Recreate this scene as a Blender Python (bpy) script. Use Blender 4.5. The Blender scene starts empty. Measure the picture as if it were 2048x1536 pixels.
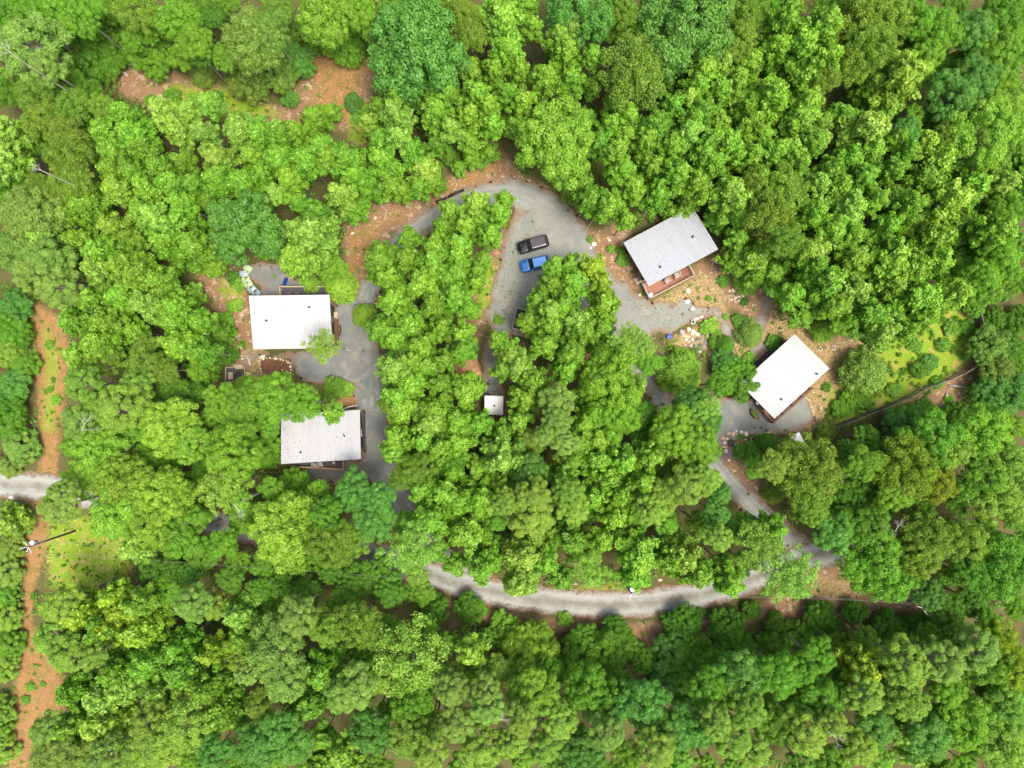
import bpy, bmesh, math, random
import numpy as np
from mathutils import Vector, Matrix
PI = math.pi
scene = bpy.context.scene
COL = scene.collection
random.seed(11)
RNG = np.random.default_rng(11)

# ------------------------------------------------------------------ camera, sky, sun, exposure
HCAM = 104.0                       # drone height above the ground, metres
FPX = 1420.0                       # focal length in photo pixels (photo 2048 wide)
cam_d = bpy.data.cameras.new('camera')
cam_d.sensor_width = 36.0
cam_d.lens = FPX / 2048 * 36.0
cam_d.clip_start = 0.5
cam_d.clip_end = 3000
cam = bpy.data.objects.new('camera', cam_d)
cam.location = (0, 0, HCAM)
COL.objects.link(cam)
scene.camera = cam

SUN_EL, SUN_AZ = math.radians(70), math.radians(125)      # azimuth clockwise from +Y (top of the photo)
w = bpy.data.worlds.new('World'); scene.world = w; w.use_nodes = True
nt = w.node_tree; bg = nt.nodes['Background']
sky = nt.nodes.new('ShaderNodeTexSky'); sky.sky_type = 'NISHITA'; sky.sun_disc = False
sky.sun_elevation = SUN_EL; sky.sun_rotation = SUN_AZ
sky.air_density = 1.0; sky.dust_density = 7.0; sky.ozone_density = 1.0
nt.links.new(sky.outputs[0], bg.inputs[0]); bg.inputs[1].default_value = 0.15
sd = bpy.data.lights.new('sun', 'SUN'); sd.energy = 1.5; sd.angle = math.radians(14); sd.color = (1, 0.93, 0.80)
sun = bpy.data.objects.new('sun', sd); COL.objects.link(sun)
sdir = Vector((math.sin(SUN_AZ) * math.cos(SUN_EL), math.cos(SUN_AZ) * math.cos(SUN_EL), math.sin(SUN_EL)))
sun.rotation_euler = sdir.to_track_quat('Z', 'Y').to_euler()
sun.location = (0, 0, 150)
scene.view_settings.view_transform = 'Standard'
scene.view_settings.look = 'None'
scene.view_settings.gamma = 1.0
scene.view_settings.use_curve_mapping = False
scene.view_settings.exposure = 0.97
scene.render.engine = 'CYCLES'
scene.cycles.max_bounces = 8
scene.cycles.diffuse_bounces = 6
scene.cycles.glossy_bounces = 2
scene.cycles.transmission_bounces = 6
scene.cycles.transparent_max_bounces = 4

# ------------------------------------------------------------------ helpers
S0 = HCAM / FPX
def at(px, py, z=0.0):
    k = (HCAM - z) / FPX
    return Vector(((px - 1024) * k, (768 - py) * k, z))
def g(pts): return [((x - 1024) * S0, (768 - y) * S0) for x, y in pts]

def tag(o, label=None, cat=None, group=None, kind=None):
    if label: o['label'] = label
    if cat: o['category'] = cat
    if group: o['group'] = group
    if kind: o['kind'] = kind
    return o
def empty(name, loc=(0, 0, 0), rz=0.0, parent=None):
    o = bpy.data.objects.new(name, None); o.location = loc; o.rotation_euler = (0, 0, rz)
    o.empty_display_size = 0.3
    COL.objects.link(o)
    if parent: o.parent = parent
    return o
def link(name, me, parent=None, loc=None, rz=None, scale=None, color=None, rot=None):
    o = bpy.data.objects.new(name, me); COL.objects.link(o)
    if parent: o.parent = parent
    if loc is not None: o.location = loc
    if rz is not None: o.rotation_euler = (0, 0, rz)
    if rot is not None: o.rotation_euler = rot
    if scale is not None: o.scale = scale
    if color is not None: o.color = (*color[:3], 1)
    return o
def kids(o): return [c for c in bpy.data.objects if c.parent == o]
def copy_tree(o, children, parent=None):
    c = o.copy(); COL.objects.link(c); c.parent = parent
    for ch in children.get(o, []): copy_tree(ch, children, c)
    return c
def child_map(root):
    m = {}
    def rec(o):
        m[o] = kids(o)
        for c in m[o]: rec(c)
    rec(root); return m

class MB:
    """collects boxes, tubes and rings into one mesh"""
    def __init__(s): s.v = []; s.f = []
    def add(s, vs, fs):
        n = len(s.v); s.v += [tuple(v) for v in vs]; s.f += [tuple(i + n for i in f) for f in fs]; return s
    def box(s, c, d, rz=0.0, rot=None, taper=1.0):
        hx, hy, hz = d[0] / 2, d[1] / 2, d[2] / 2
        R = rot if rot is not None else Matrix.Rotation(rz, 3, 'Z')
        vs = []
        for z in (-hz, hz):
            t = taper if z > 0 else 1
            for x, y in ((-hx, -hy), (hx, -hy), (hx, hy), (-hx, hy)):
                vs.append(R @ Vector((x * t, y * t, z)) + Vector(c))
        return s.add(vs, [(3, 2, 1, 0), (4, 5, 6, 7), (0, 1, 5, 4), (1, 2, 6, 5), (2, 3, 7, 6), (3, 0, 4, 7)])
    def bar(s, a, b, wd, ht):
        a, b = Vector(a), Vector(b); d = b - a; L = d.length
        x = d.normalized(); up = Vector((0, 0, 1))
        if abs(x.z) > 0.99: up = Vector((0, 1, 0))
        y = up.cross(x).normalized(); z = x.cross(y)
        R = Matrix((x, y, z)).transposed()
        return s.box((a + b) / 2, (L, wd, ht), rot=R)
    def tube(s, pts, rad, n=6, cap=True):
        pts = [Vector(p) for p in pts]
        if not hasattr(rad, '__len__'): rad = [rad] * len(pts)
        rings = []
        for i, p in enumerate(pts):
            d = (pts[min(i + 1, len(pts) - 1)] - pts[max(i - 1, 0)]).normalized()
            u = d.cross(Vector((0.31, 0.17, 0.93)));
            if u.length < 1e-3: u = d.cross(Vector((1, 0, 0)))
            u.normalize(); v = d.cross(u)
            rings.append([p + (u * math.cos(2 * PI * k / n) + v * math.sin(2 * PI * k / n)) * rad[i] for k in range(n)])
        vs = [v for r in rings for v in r]; fs = []
        for i in range(len(pts) - 1):
            for k in range(n):
                a, b = i * n + k, i * n + (k + 1) % n
                fs.append((a, b, b + n, a + n))
        if cap:
            fs.append(tuple(reversed(range(n)))); m = (len(pts) - 1) * n; fs.append(tuple(range(m, m + n)))
        return s.add(vs, fs)
    def disc(s, c, r, h, n=20, rx=None):
        """upright cylinder, elliptical if rx given"""
        rx = rx or r; vs = []
        for z in (0, h):
            for k in range(n):
                a = 2 * PI * k / n; vs.append((c[0] + rx * math.cos(a), c[1] + r * math.sin(a), c[2] + z))
        fs = [(k, (k + 1) % n, (k + 1) % n + n, k + n) for k in range(n)] + [tuple(reversed(range(n))), tuple(range(n, 2 * n))]
        return s.add(vs, fs)
    def ring(s, c, r0, r1, h, n=24, k1=1.0):
        """upright ring wall between radii r0<r1; k1 squeezes y"""
        vs = []
        for z in (0, h):
            for r in (r0, r1):
                for k in range(n):
                    a = 2 * PI * k / n; vs.append((c[0] + r * math.cos(a), c[1] + r * k1 * math.sin(a), c[2] + z))
        fs = []
        for k in range(n):
            j = (k + 1) % n
            fs += [(j, k, k + 2 * n, j + 2 * n), (k + n, j + n, j + 3 * n, k + 3 * n), (k + 2 * n, k + 3 * n, j + 3 * n, j + 2 * n), (j, j + n, k + n, k)]
        return s.add(vs, fs)
    def mesh(s, name, mat, smooth=False):
        me = bpy.data.meshes.new(name); me.from_pydata(s.v, [], s.f); me.materials.append(mat)
        if smooth: me.polygons.foreach_set('use_smooth', [True] * len(me.polygons))
        me.update(); return me
    def build(s, name, mat, parent=None, smooth=False, **kw):
        return link(name, s.mesh(name, mat, smooth), parent, **kw)

# ------------------------------------------------------------------ materials
def new_mat(name):
    m = bpy.data.materials.new(name); m.use_nodes = True
    t = m.node_tree; t.nodes.clear()
    out = t.nodes.new('ShaderNodeOutputMaterial')
    return m, t, out
class NT:
    def __init__(s, t): s.t = t
    def n(s, ty, **kw):
        nd = s.t.nodes.new(ty)
        for k, v in kw.items(): setattr(nd, k, v)
        return nd
    def l(s, a, b): s.t.links.new(a, b)
    def coord(s, obj=True): return s.n('ShaderNodeTexCoord').outputs['Object']
    def pos(s): return s.n('ShaderNodeNewGeometry').outputs['Position']
    def noise(s, co, scale, detail=4, rough=0.6, dist=0.0):
        nd = s.n('ShaderNodeTexNoise'); nd.inputs['Scale'].default_value = scale; nd.inputs['Detail'].default_value = detail
        nd.inputs['Roughness'].default_value = rough; nd.inputs['Distortion'].default_value = dist; s.l(co, nd.inputs['Vector']); return nd.outputs['Fac']
    def ramp(s, fac, lo, hi, a=0.0, b=1.0):
        nd = s.n('ShaderNodeMapRange'); nd.clamp = True
        nd.inputs[1].default_value = lo; nd.inputs[2].default_value = hi; nd.inputs[3].default_value = a; nd.inputs[4].default_value = b
        s.l(fac, nd.inputs[0]); return nd.outputs[0]
    def math(s, op, a, b=None):
        nd = s.n('ShaderNodeMath', operation=op)
        for i, x in enumerate((a, b)):
            if x is None: continue
            if hasattr(x, 'links'): s.l(x, nd.inputs[i])
            else: nd.inputs[i].default_value = x
        return nd.outputs[0]
    def mix(s, fac, a, b, mode='MIX'):
        nd = s.n('ShaderNodeMix', data_type='RGBA', blend_type=mode)
        for i, x in ((0, fac), (6, a), (7, b)):
            if hasattr(x, 'links'): s.l(x, nd.inputs[i])
            elif i == 0: nd.inputs[0].default_value = x
            else: nd.inputs[i].default_value = (*x, 1)
        return nd.outputs[2]
    def attr(s, name): return s.n('ShaderNodeAttribute', attribute_name=name).outputs['Fac']
    def bsdf(s, out, col, rough=0.8, metal=0.0, bump=None, bstr=0.3, bdist=0.03, spec=0.3):
        p = s.n('ShaderNodeBsdfPrincipled'); p.inputs['Metallic'].default_value = metal
        p.inputs['Specular IOR Level'].default_value = spec
        if hasattr(rough, 'links'): s.l(rough, p.inputs['Roughness'])
        else: p.inputs['Roughness'].default_value = rough
        if hasattr(col, 'links'): s.l(col, p.inputs['Base Color'])
        else: p.inputs['Base Color'].default_value = (*col, 1)
        if bump is not None:
            b = s.n('ShaderNodeBump'); b.inputs['Strength'].default_value = bstr; b.inputs['Distance'].default_value = bdist
            s.l(bump, b.inputs['Height']); s.l(b.outputs[0], p.inputs['Normal'])
        s.l(p.outputs[0], out.inputs[0]); return p

def simple(name, col, rough=0.7, var=0.25, scale=3.0, metal=0.0, spec=0.3, objcol=False, bstr=0.2):
    m, t, out = new_mat(name); N = NT(t); co = N.coord()
    f = N.noise(co, scale, 5)
    if objcol:
        oc = N.n('ShaderNodeObjectInfo').outputs['Color']; base = oc
        dark = N.mix(1.0, oc, (1 - var,) * 3, 'MULTIPLY'); lite = N.mix(1.0, oc, (1 + var,) * 3, 'MULTIPLY')
    else:
        dark = tuple(c * (1 - var) for c in col); lite = tuple(min(c * (1 + var), 1) for c in col)
    c = N.mix(N.ramp(f, 0.3, 0.7), dark, lite)
    N.bsdf(out, c, rough, metal, bump=f, bstr=bstr, spec=spec)
    return m

def leaf_material(name, warm=0.6, trans=0.40, rough=0.38):
    m, t, out = new_mat(name); N = NT(t)
    oc = N.n('ShaderNodeObjectInfo').outputs['Color']
    tint = N.attr('tint'); age_lit = N.attr('age_lit')
    c = N.mix(N.ramp(tint, 0, 1), N.mix(1.0, oc, (0.62, 0.70, 0.70), 'MULTIPLY'), N.mix(1.0, oc, (1.35, 1.28, 1.25), 'MULTIPLY'))
    # young shoot tips are paler and yellower; lit crown tops are painted likewise
    yng_lit = N.mix(1.0, oc, (1.9, 1.5, 2.2), 'MULTIPLY')
    c = N.mix(N.math('MULTIPLY', age_lit, warm), c, yng_lit)
    d = N.n('ShaderNodeBsdfDiffuse'); N.l(c, d.inputs[0])
    tr = N.n('ShaderNodeBsdfTranslucent'); N.l(N.mix(1.0, c, (1.15, 1.1, 0.6), 'MULTIPLY'), tr.inputs[0])
    ms = N.n('ShaderNodeMixShader'); ms.inputs[0].default_value = trans; N.l(d.outputs[0], ms.inputs[1]); N.l(tr.outputs[0], ms.inputs[2])
    gl = N.n('ShaderNodeBsdfGlossy'); gl.inputs['Roughness'].default_value = rough; gl.inputs[0].default_value = (1, 1, 1, 1)
    m2 = N.n('ShaderNodeMixShader'); m2.inputs[0].default_value = 0.014; N.l(ms.outputs[0], m2.inputs[1]); N.l(gl.outputs[0], m2.inputs[2])
    N.l(m2.outputs[0], out.inputs[0]); return m
M_LEAF = leaf_material('leaf')
M_LEAFPALE = leaf_material('leaf_pale_tips', warm=0.95)
M_NEEDLE = leaf_material('needle', warm=0.35, trans=0.22, rough=0.6)

def bark_material():
    m, t, out = new_mat('bark'); N = NT(t); co = N.coord()
    f = N.noise(co, 6, 6)
    c = N.mix(N.ramp(f, 0.3, 0.7), (0.17, 0.15, 0.125), (0.40, 0.37, 0.32))
    N.bsdf(out, c, 0.9, bump=f, bstr=0.5); return m
M_BARK = bark_material()
M_DEADWOOD = simple('dead_wood', (0.42, 0.39, 0.35), 0.9, 0.25)

def ground_material():
    m, t, out = new_mat('forest_floor'); N = NT(t); p = N.pos()
    n1 = N.noise(p, 0.35, 6, 0.65); n2 = N.noise(p, 2.2, 6, 0.7); n3 = N.noise(p, 9, 4, 0.75); n4 = N.noise(p, 0.9, 5, 0.6)
    litter = N.mix(N.ramp(n3, 0.35, 0.68), (0.055, 0.034, 0.022), (0.21, 0.125, 0.075))
    litter = N.mix(N.ramp(n2, 0.44, 0.58), litter, N.mix(N.ramp(n3, 0.4, 0.6), (0.04, 0.075, 0.015), (0.09, 0.17, 0.03)))
    def edge(name, lo=0.35, hi=0.65, k=0.55):
        a = N.attr(name)
        f = N.math('ADD', a, N.math('MULTIPLY', N.math('SUBTRACT', n2, 0.5), k)); f = N.math('ADD', f, N.math('MULTIPLY', N.math('SUBTRACT', n3, 0.5), k))
        return N.ramp(f, lo, hi)
    red = N.mix(N.ramp(n3, 0.38, 0.64), (0.17, 0.09, 0.035), (0.42, 0.245, 0.105))
    red = N.mix(N.ramp(n2, 0.56, 0.68, 0, .7), red, (0.46, 0.33, 0.18))
    red = N.mix(N.math('MULTIPLY', N.ramp(n4, 0.50, 0.58), N.ramp(n3, .45, .6)), red, (0.12, 0.17, 0.03))
    brown = N.mix(N.ramp(n3, 0.38, 0.64), (0.14, 0.08, 0.042), (0.34, 0.225, 0.13))
    brown = N.mix(N.ramp(n4, 0.54, 0.66), brown, N.mix(N.ramp(n3, 0.4, 0.6), (0.30, 0.22, 0.15), (0.62, 0.50, 0.38)))
    grass = N.mix(N.ramp(n3, 0.35, 0.65), (0.10, 0.19, 0.012), (0.25, 0.38, 0.035))
    grass = N.mix(N.ramp(n4, 0.50, 0.60), grass, N.mix(N.ramp(n3, 0.4, 0.62), (0.20, 0.17, 0.04), (0.42, 0.36, 0.11)))
    straw = N.mix(N.ramp(n3, 0.38, 0.62), (0.20, 0.13, 0.06), (0.46, 0.33, 0.18))
    straw = N.mix(N.ramp(n2, 0.50, 0.60), straw, (0.13, 0.15, 0.04))
    clay = N.mix(N.ramp(n2, 0.38, 0.64), (0.40, 0.20, 0.10), (0.56, 0.34, 0.20))
    c = litter
    c = N.mix(edge('brown'), c, brown); c = N.mix(edge('red'), c, red); c = N.mix(edge('straw'), c, straw)
    c = N.mix(edge('clay'), c, clay); c = N.mix(edge('grass', 0.4, 0.6, 0.9), c, grass)
    N.bsdf(out, c, 0.95, bump=n3, bstr=0.6, bdist=0.08, spec=0.1); return m
M_GROUND = ground_material()

def gravel_material(name, dark, lite, verge, strip):
    m, t, out = new_mat(name); N = NT(t); p = N.pos()
    n0 = N.noise(p, 0.12, 4, 0.5); n1 = N.noise(p, 0.6, 5, 0.6); n2 = N.noise(p, 2.4, 5, 0.7); n3 = N.noise(p, 14, 3, 0.8)
    vo = N.n('ShaderNodeTexVoronoi'); vo.inputs['Scale'].default_value = 9; N.l(p, vo.inputs['Vector'])
    c = N.mix(N.ramp(n3, 0.36, 0.64), dark, lite)
    c = N.mix(N.ramp(vo.outputs['Color'], 0.1, 0.9, 0.0, 0.35), c, tuple(min(1, x * 1.35) for x in lite))
    c = N.mix(N.ramp(n0, 0.35, 0.65, 0.0, 0.45), c, N.mix(1.0, c, (0.72, 0.75, 0.80), 'MULTIPLY'))
    c = N.mix(N.math('MULTIPLY', N.attr('damp'), 0.8), c, N.mix(1.0, c, (0.64, 0.63, 0.68), 'MULTIPLY'))  # darker, slightly bluer gravel inside the marked zones
    c = N.mix(N.ramp(n1, 0.48, 0.72, 0, 0.45), c, (0.36, 0.33, 0.28))
    # worn middle strip between the wheel tracks
    mid = N.math('ADD', N.attr('mid'), N.math('MULTIPLY', N.math('SUBTRACT', n1, 0.5), 0.9))
    c = N.mix(N.ramp(mid, 0.02, 0.30, 0.75, 0.0), c, strip)
    tk = N.ramp(N.math('ABSOLUTE', N.math('SUBTRACT', N.math('ADD', N.attr('mid'), N.math('MULTIPLY', N.math('SUBTRACT', n1, 0.5), 0.35)), 0.52)), 0.05, 0.20, 1.0, 0.0)
    c = N.mix(N.math('MULTIPLY', tk, N.ramp(n2, 0.3, 0.6, 0.15, 0.5)), c, tuple(min(1, x * 1.22) for x in lite))
    # leaf litter and soil creep in from the verge
    e = N.math('ADD', N.attr('edge'), N.math('MULTIPLY', N.math('SUBTRACT', n2, 0.5), 1.3)); e = N.math('ADD', e, N.math('MULTIPLY', N.math('SUBTRACT', n1, 0.5), 1.3))
    vcol = N.mix(N.ramp(n3, 0.4, 0.62), tuple(x * 0.55 for x in verge), verge)
    c = N.mix(N.ramp(e, 0.12, 0.62, 1.0, 0.0), c, vcol)
    weeds = N.math('MULTIPLY', N.ramp(n2, 0.56, 0.62), N.ramp(N.math('ADD', N.attr('weedy'), N.math('MULTIPLY', N.math('SUBTRACT', n1, 0.5), 1.6)), 0.4, 0.7))
    c = N.mix(weeds, c, (0.10, 0.15, 0.035))
    N.bsdf(out, c, 0.95, bump=n3, bstr=0.5, bdist=0.04, spec=0.15); return m
M_DRIVE = gravel_material('blue_grey_gravel', (0.150, 0.163, 0.145), (0.258, 0.276, 0.250), (0.29, 0.20, 0.13), (0.31, 0.31, 0.275))
M_ROAD = gravel_material('pale_road_gravel', (0.20, 0.21, 0.19), (0.31, 0.32, 0.295), (0.24, 0.15, 0.095), (0.165, 0.15, 0.115))

def roof_material():
    m, t, out = new_mat('white_metal_roof'); N = NT(t); co = N.coord()
    oc = N.n('ShaderNodeObjectInfo')
    f = N.noise(co, 1.2, 5, 0.6); f2 = N.noise(co, 9, 4, 0.7)
    c = N.mix(1.0, oc.outputs['Color'], (1, 1, 1), 'MULTIPLY')
    c = N.mix(N.ramp(f, 0.45, 0.75, 0, 0.25), c, N.mix(1.0, oc.outputs['Color'], (0.86, 0.87, 0.88), 'MULTIPLY'))
    c = N.mix(N.ramp(f2, 0.70, 0.74, 0, 0.5), c, (0.30, 0.27, 0.22))
    N.bsdf(out, c, 0.38, 0.0, spec=0.5); return m
M_ROOF = roof_material()
def wood_material(name, a, b, rough=0.8, axis_scale=(1, 12, 12)):
    m, t, out = new_mat(name); N = NT(t); co = N.coord()
    mp = N.n('ShaderNodeMapping'); mp.inputs['Scale'].default_value = axis_scale; N.l(co, mp.inputs[0])
    f = N.noise(mp.outputs[0], 2, 5, 0.6); f2 = N.noise(co, 0.9, 3)
    c = N.mix(N.ramp(f, 0.3, 0.7), a, b); c = N.mix(N.ramp(f2, 0.4, 0.7, 0, 0.3), c, tuple(x * 0.7 for x in a))
    N.bsdf(out, c, rough, bump=f, bstr=0.25); return m
M_SIDING = wood_material('dark_siding', (0.05, 0.038, 0.03), (0.10, 0.075, 0.055))
M_DECKGREY = wood_material('charcoal_decking', (0.055, 0.06, 0.07), (0.10, 0.105, 0.12))
M_DECKRED = wood_material('red_brown_decking', (0.25, 0.115, 0.075), (0.36, 0.18, 0.12))
M_TANWOOD = wood_material('tan_timber', (0.36, 0.29, 0.19), (0.52, 0.43, 0.30))
M_ORANGEWOOD = wood_material('cedar_rail', (0.38, 0.20, 0.10), (0.52, 0.30, 0.16))
M_BROWNRAIL = wood_material('brown_rail', (0.13, 0.07, 0.045), (0.22, 0.12, 0.08))
M_GREYWOOD = wood_material('weathered_grey_wood', (0.16, 0.14, 0.125), (0.28, 0.255, 0.225))
M_PICKET = wood_material('dark_weathered_picket', (0.10, 0.09, 0.08), (0.19, 0.175, 0.155))
M_GREYTAN = wood_material('grey_tan_timber', (0.30, 0.26, 0.20), (0.42, 0.37, 0.29))
M_DARK = simple('dark_metal', (0.03, 0.03, 0.03), 0.5)
M_GLASS = simple('window_glass', (0.02, 0.025, 0.03), 0.08, 0.1, spec=0.8)
M_GREYMETAL = simple('galvanised_metal', (0.45, 0.47, 0.48), 0.4, 0.15, metal=0.5)
M_WHITE = simple('white_paint', (0.78, 0.78, 0.77), 0.5, 0.06)
M_PAINT = simple('painted', (0.5, 0.5, 0.5), 0.55, 0.06, objcol=True)
M_STONE = simple('stone', (0.5, 0.45, 0.38), 0.9, 0.35, scale=1.6, objcol=True, bstr=0.5)
M_SOIL = simple('mulch_soil', (0.17, 0.085, 0.05), 0.95, 0.55, scale=6, bstr=0.8)
M_BLACKPIPE = simple('black_plastic', (0.018, 0.017, 0.015), 0.45, 0.3)
M_WIRE = simple('wire', (0.20, 0.20, 0.19), 0.5, 0.1)
M_POLEWOOD = wood_material('creosoted_pole', (0.035, 0.04, 0.045), (0.11, 0.12, 0.13), 0.45, (12, 12, 1))

# ------------------------------------------------------------------ distance fields (metres)
def poly_sdf(P, poly):
    x, y = P[..., 0], P[..., 1]
    n = len(poly); d = np.full(x.shape, 1e9); inside = np.zeros(x.shape, bool)
    for i in range(n):
        ax, ay = poly[i]; bx, by = poly[(i + 1) % n]
        ex, ey = bx - ax, by - ay
        t = np.clip(((x - ax) * ex + (y - ay) * ey) / (ex * ex + ey * ey + 1e-12), 0, 1)
        d = np.minimum(d, np.hypot(x - ax - t * ex, y - ay - t * ey))
        c = ((ay > y) != (by > y)) & (x < (bx - ax) * (y - ay) / (by - ay + 1e-12) + ax)
        inside ^= c
    return np.where(inside, -d, d)
def stroke_sdf(P, pts, rad):
    """returns sdf, and distance to the centreline divided by the half-width"""
    x, y = P[..., 0], P[..., 1]; best = np.full(x.shape, 1e9); mid = np.full(x.shape, 9.0)
    if not hasattr(rad, '__len__'): rad = [rad] * len(pts)
    for i in range(len(pts) - 1):
        ax, ay = pts[i]; bx, by = pts[i + 1]; ex, ey = bx - ax, by - ay
        t = np.clip(((x - ax) * ex + (y - ay) * ey) / (ex * ex + ey * ey + 1e-12), 0, 1)
        dd = np.hypot(x - ax - t * ex, y - ay - t * ey); r = rad[i] + t * (rad[i + 1] - rad[i])
        s = dd - r; mid = np.where(s < best, dd / r, mid); best = np.minimum(best, s)
    return best, mid
def smooth_line(pts, n=5):
    out = []
    P = [pts[0]] + list(pts) + [pts[-1]]
    for i in range(1, len(P) - 2):
        p0, p1, p2, p3 = (np.array(P[j], float) for j in (i - 1, i, i + 1, i + 2))
        for k in range(n):
            t = k / n
            out.append(tuple(0.5 * (2 * p1 + (p2 - p0) * t + (2 * p0 - 5 * p1 + 4 * p2 - p3) * t * t + (3 * p1 - p0 - 3 * p2 + p3) * t ** 3)))
    out.append(tuple(map(float, pts[-1]))); return out
def wob(P, amp=0.3, s=1.0, seed=0.0):
    x, y = P[..., 0] * s, P[..., 1] * s
    return amp * (0.5 * np.sin(0.7 * x + 1.3 * y + seed) + 0.35 * np.sin(1.9 * x - 1.1 * y + 2 * seed) + 0.3 * np.sin(-2.3 * x + 3.1 * y + seed * 3) + 0.2 * np.sin(4.7 * x + 4.1 * y))
# ------------------------------------------------------------------ the ground and its zones (photo pixels -> ground metres)
Z_BROWN = [   # brown leaf litter with pale stones
 [(690,540),(685,455),(760,410),(870,370),(930,338),(1003,300),(1035,340),(1080,365),(1140,420),(1165,455),(1205,462),(1250,440),(1300,560),(1240,600),(1190,540),(1130,450),(1080,400),(1030,372),(960,372),(890,400),(850,430),(800,470),(760,520),(735,590),(700,600)],
 [(200,160),(300,130),(420,170),(560,215),(640,120),(760,120),(720,260),(560,262),(440,210),(300,220)],
 [(385,540),(480,565),(500,600),(510,700),(470,760),(440,640)],
 [(950,520),(1010,460),(1000,520),(985,600),(960,680),(930,720),(935,620)],
 [(850,1190),(960,1215),(1100,1238),(1250,1250),(1400,1240),(1500,1215),(1640,1150),(1800,1170),(1860,1215),(1700,1235),(1500,1240),(1310,1320),(1220,1270),(1080,1255),(940,1240)],
 [(1440,910),(1480,880),(1540,900),(1560,1000),(1520,1010),(1460,950)],
 [(1380,540),(1440,500),(1500,560),(1700,620),(1760,700),(1720,740),(1680,700),(1600,660),(1520,640),(1420,600)],
 [(1920,590),(1990,640),(2010,700),(1960,760),(1880,830),(1820,870),(1760,820),(1900,760),(1960,700),(1950,640)],
 [(1260,690),(1330,690),(1340,780),(1400,850),(1350,810),(1300,750)],
 [(1150,660),(1240,670),(1240,730),(1160,730)],
 [(1630,1120),(1720,1100),(1830,1170),(1860,1220),(1640,1230)],
]
Z_RED = [
 [(60,600),(130,640),(138,720),(128,800),(118,880),(112,960),(150,990),(150,1010),(100,1040),(95,1090),(70,1170),(62,1250),(100,1290),(135,1360),(130,1420),(75,1450),(60,1560),(10,1560),(25,1430),(45,1250),(48,1120),(60,1010),(70,970),(85,900),(75,780)],
 [(680,770),(712,765),(718,812),(690,818),(672,805)],
 [(740,450),(830,410),(930,350),(1000,310),(1010,335),(930,370),(850,400),(760,450),(720,540),(695,560),(700,470)],
 [(590,110),(740,120),(700,240),(590,250),(640,170)],
]
Z_CLAY = [[(905,722),(955,718),(965,760),(940,770),(912,750)]]
Z_STRAW = [
 [(1290,612),(1400,548),(1440,560),(1460,640),(1420,650),(1380,612),(1320,615)],
 [(1300,700),(1420,640),(1600,640),(1700,690),(1700,760),(1650,830),(1610,790),(1560,690),(1480,740),(1440,740),(1380,690),(1320,720)],
 [(1610,790),(1660,780),(1680,850),(1640,880),(1610,850)],
 [(485,700),(530,690),(520,770),(500,770)],
 [(700,560),(745,600),(735,700),(705,600)],
 [(1600,1140),(1720,1170),(1700,1215),(1600,1190)],
]
Z_GRASS = [
 [(110,1020),(160,1030),(230,1040),(290,1110),(240,1160),(150,1180),(100,1170),(92,1090)],
 [(1660,790),(1760,650),(1900,600),(1950,640),(1950,700),(1880,770),(1760,820),(1690,850),(1650,850)],
 [(330,170),(480,180),(560,230),(470,240),(350,210)],
 [(700,210),(740,200),(740,290),(700,280)],
 [(90,650),(115,700),(105,860),(85,860),(95,760)],
 [(1130,1180),(1240,1170),(1250,1195),(1130,1190)],
 [(440,560),(485,575),(480,600),(445,590)],
 [(950,560),(990,520),(985,600),(955,640)],
]
def zone(P, polys, soft):
    a = np.zeros(P.shape[:-1])
    for pl in polys:
        a = np.maximum(a, np.clip(0.5 - poly_sdf(P, g(pl)) / soft, 0, 1))
    return a
xs = np.concatenate([[-900, -400, -160], np.arange(-88, 88.01, 0.7), [160, 400, 900]])
ys = np.concatenate([[-900, -400, -130], np.arange(-68, 68.01, 0.7), [130, 400, 900]])
X, Y = np.meshgrid(xs, ys); P = np.stack([X, Y], -1)
nx, ny = len(xs), len(ys)
idx = np.arange(nx * ny).reshape(ny, nx)
quads = np.stack([idx[:-1, :-1], idx[:-1, 1:], idx[1:, 1:], idx[1:, :-1]], -1).reshape(-1, 4)
def np_mesh(name, V, Q, mat, attrs=None, smooth=False):
    me = bpy.data.meshes.new(name)
    V = np.asarray(V, np.float32); Q = np.asarray(Q, np.int32); k = Q.shape[1]
    me.vertices.add(len(V)); me.vertices.foreach_set('co', V.ravel())
    me.loops.add(Q.size); me.loops.foreach_set('vertex_index', Q.ravel())
    me.polygons.add(len(Q)); me.polygons.foreach_set('loop_start', np.arange(0, Q.size, k, dtype=np.int32))
    me.polygons.foreach_set('loop_total', np.full(len(Q), k, np.int32))
    if smooth: me.polygons.foreach_set('use_smooth', np.ones(len(Q), bool))
    for nme, arr in (attrs or {}).items():
        a = me.attributes.new(nme, 'FLOAT', 'POINT'); a.data.foreach_set('value', np.asarray(arr, np.float32).ravel())
    if mat: me.materials.append(mat)
    me.update(calc_edges=True); return me
far = (np.abs(P[..., 0]) < 110) & (np.abs(P[..., 1]) < 90)
attrs = {'brown': zone(P, Z_BROWN, 3.0) * far, 'red': zone(P, Z_RED, 3.0) * far, 'clay': zone(P, Z_CLAY, 1.5) * far,
         'straw': zone(P, Z_STRAW, 3.0) * far, 'grass': zone(P, Z_GRASS, 5.0) * far}
gv = np.stack([X.ravel(), Y.ravel(), np.zeros(nx * ny)], -1)
ground = link('ground', np_mesh('ground', gv, quads, M_GROUND, attrs))
tag(ground, kind='structure')

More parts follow.
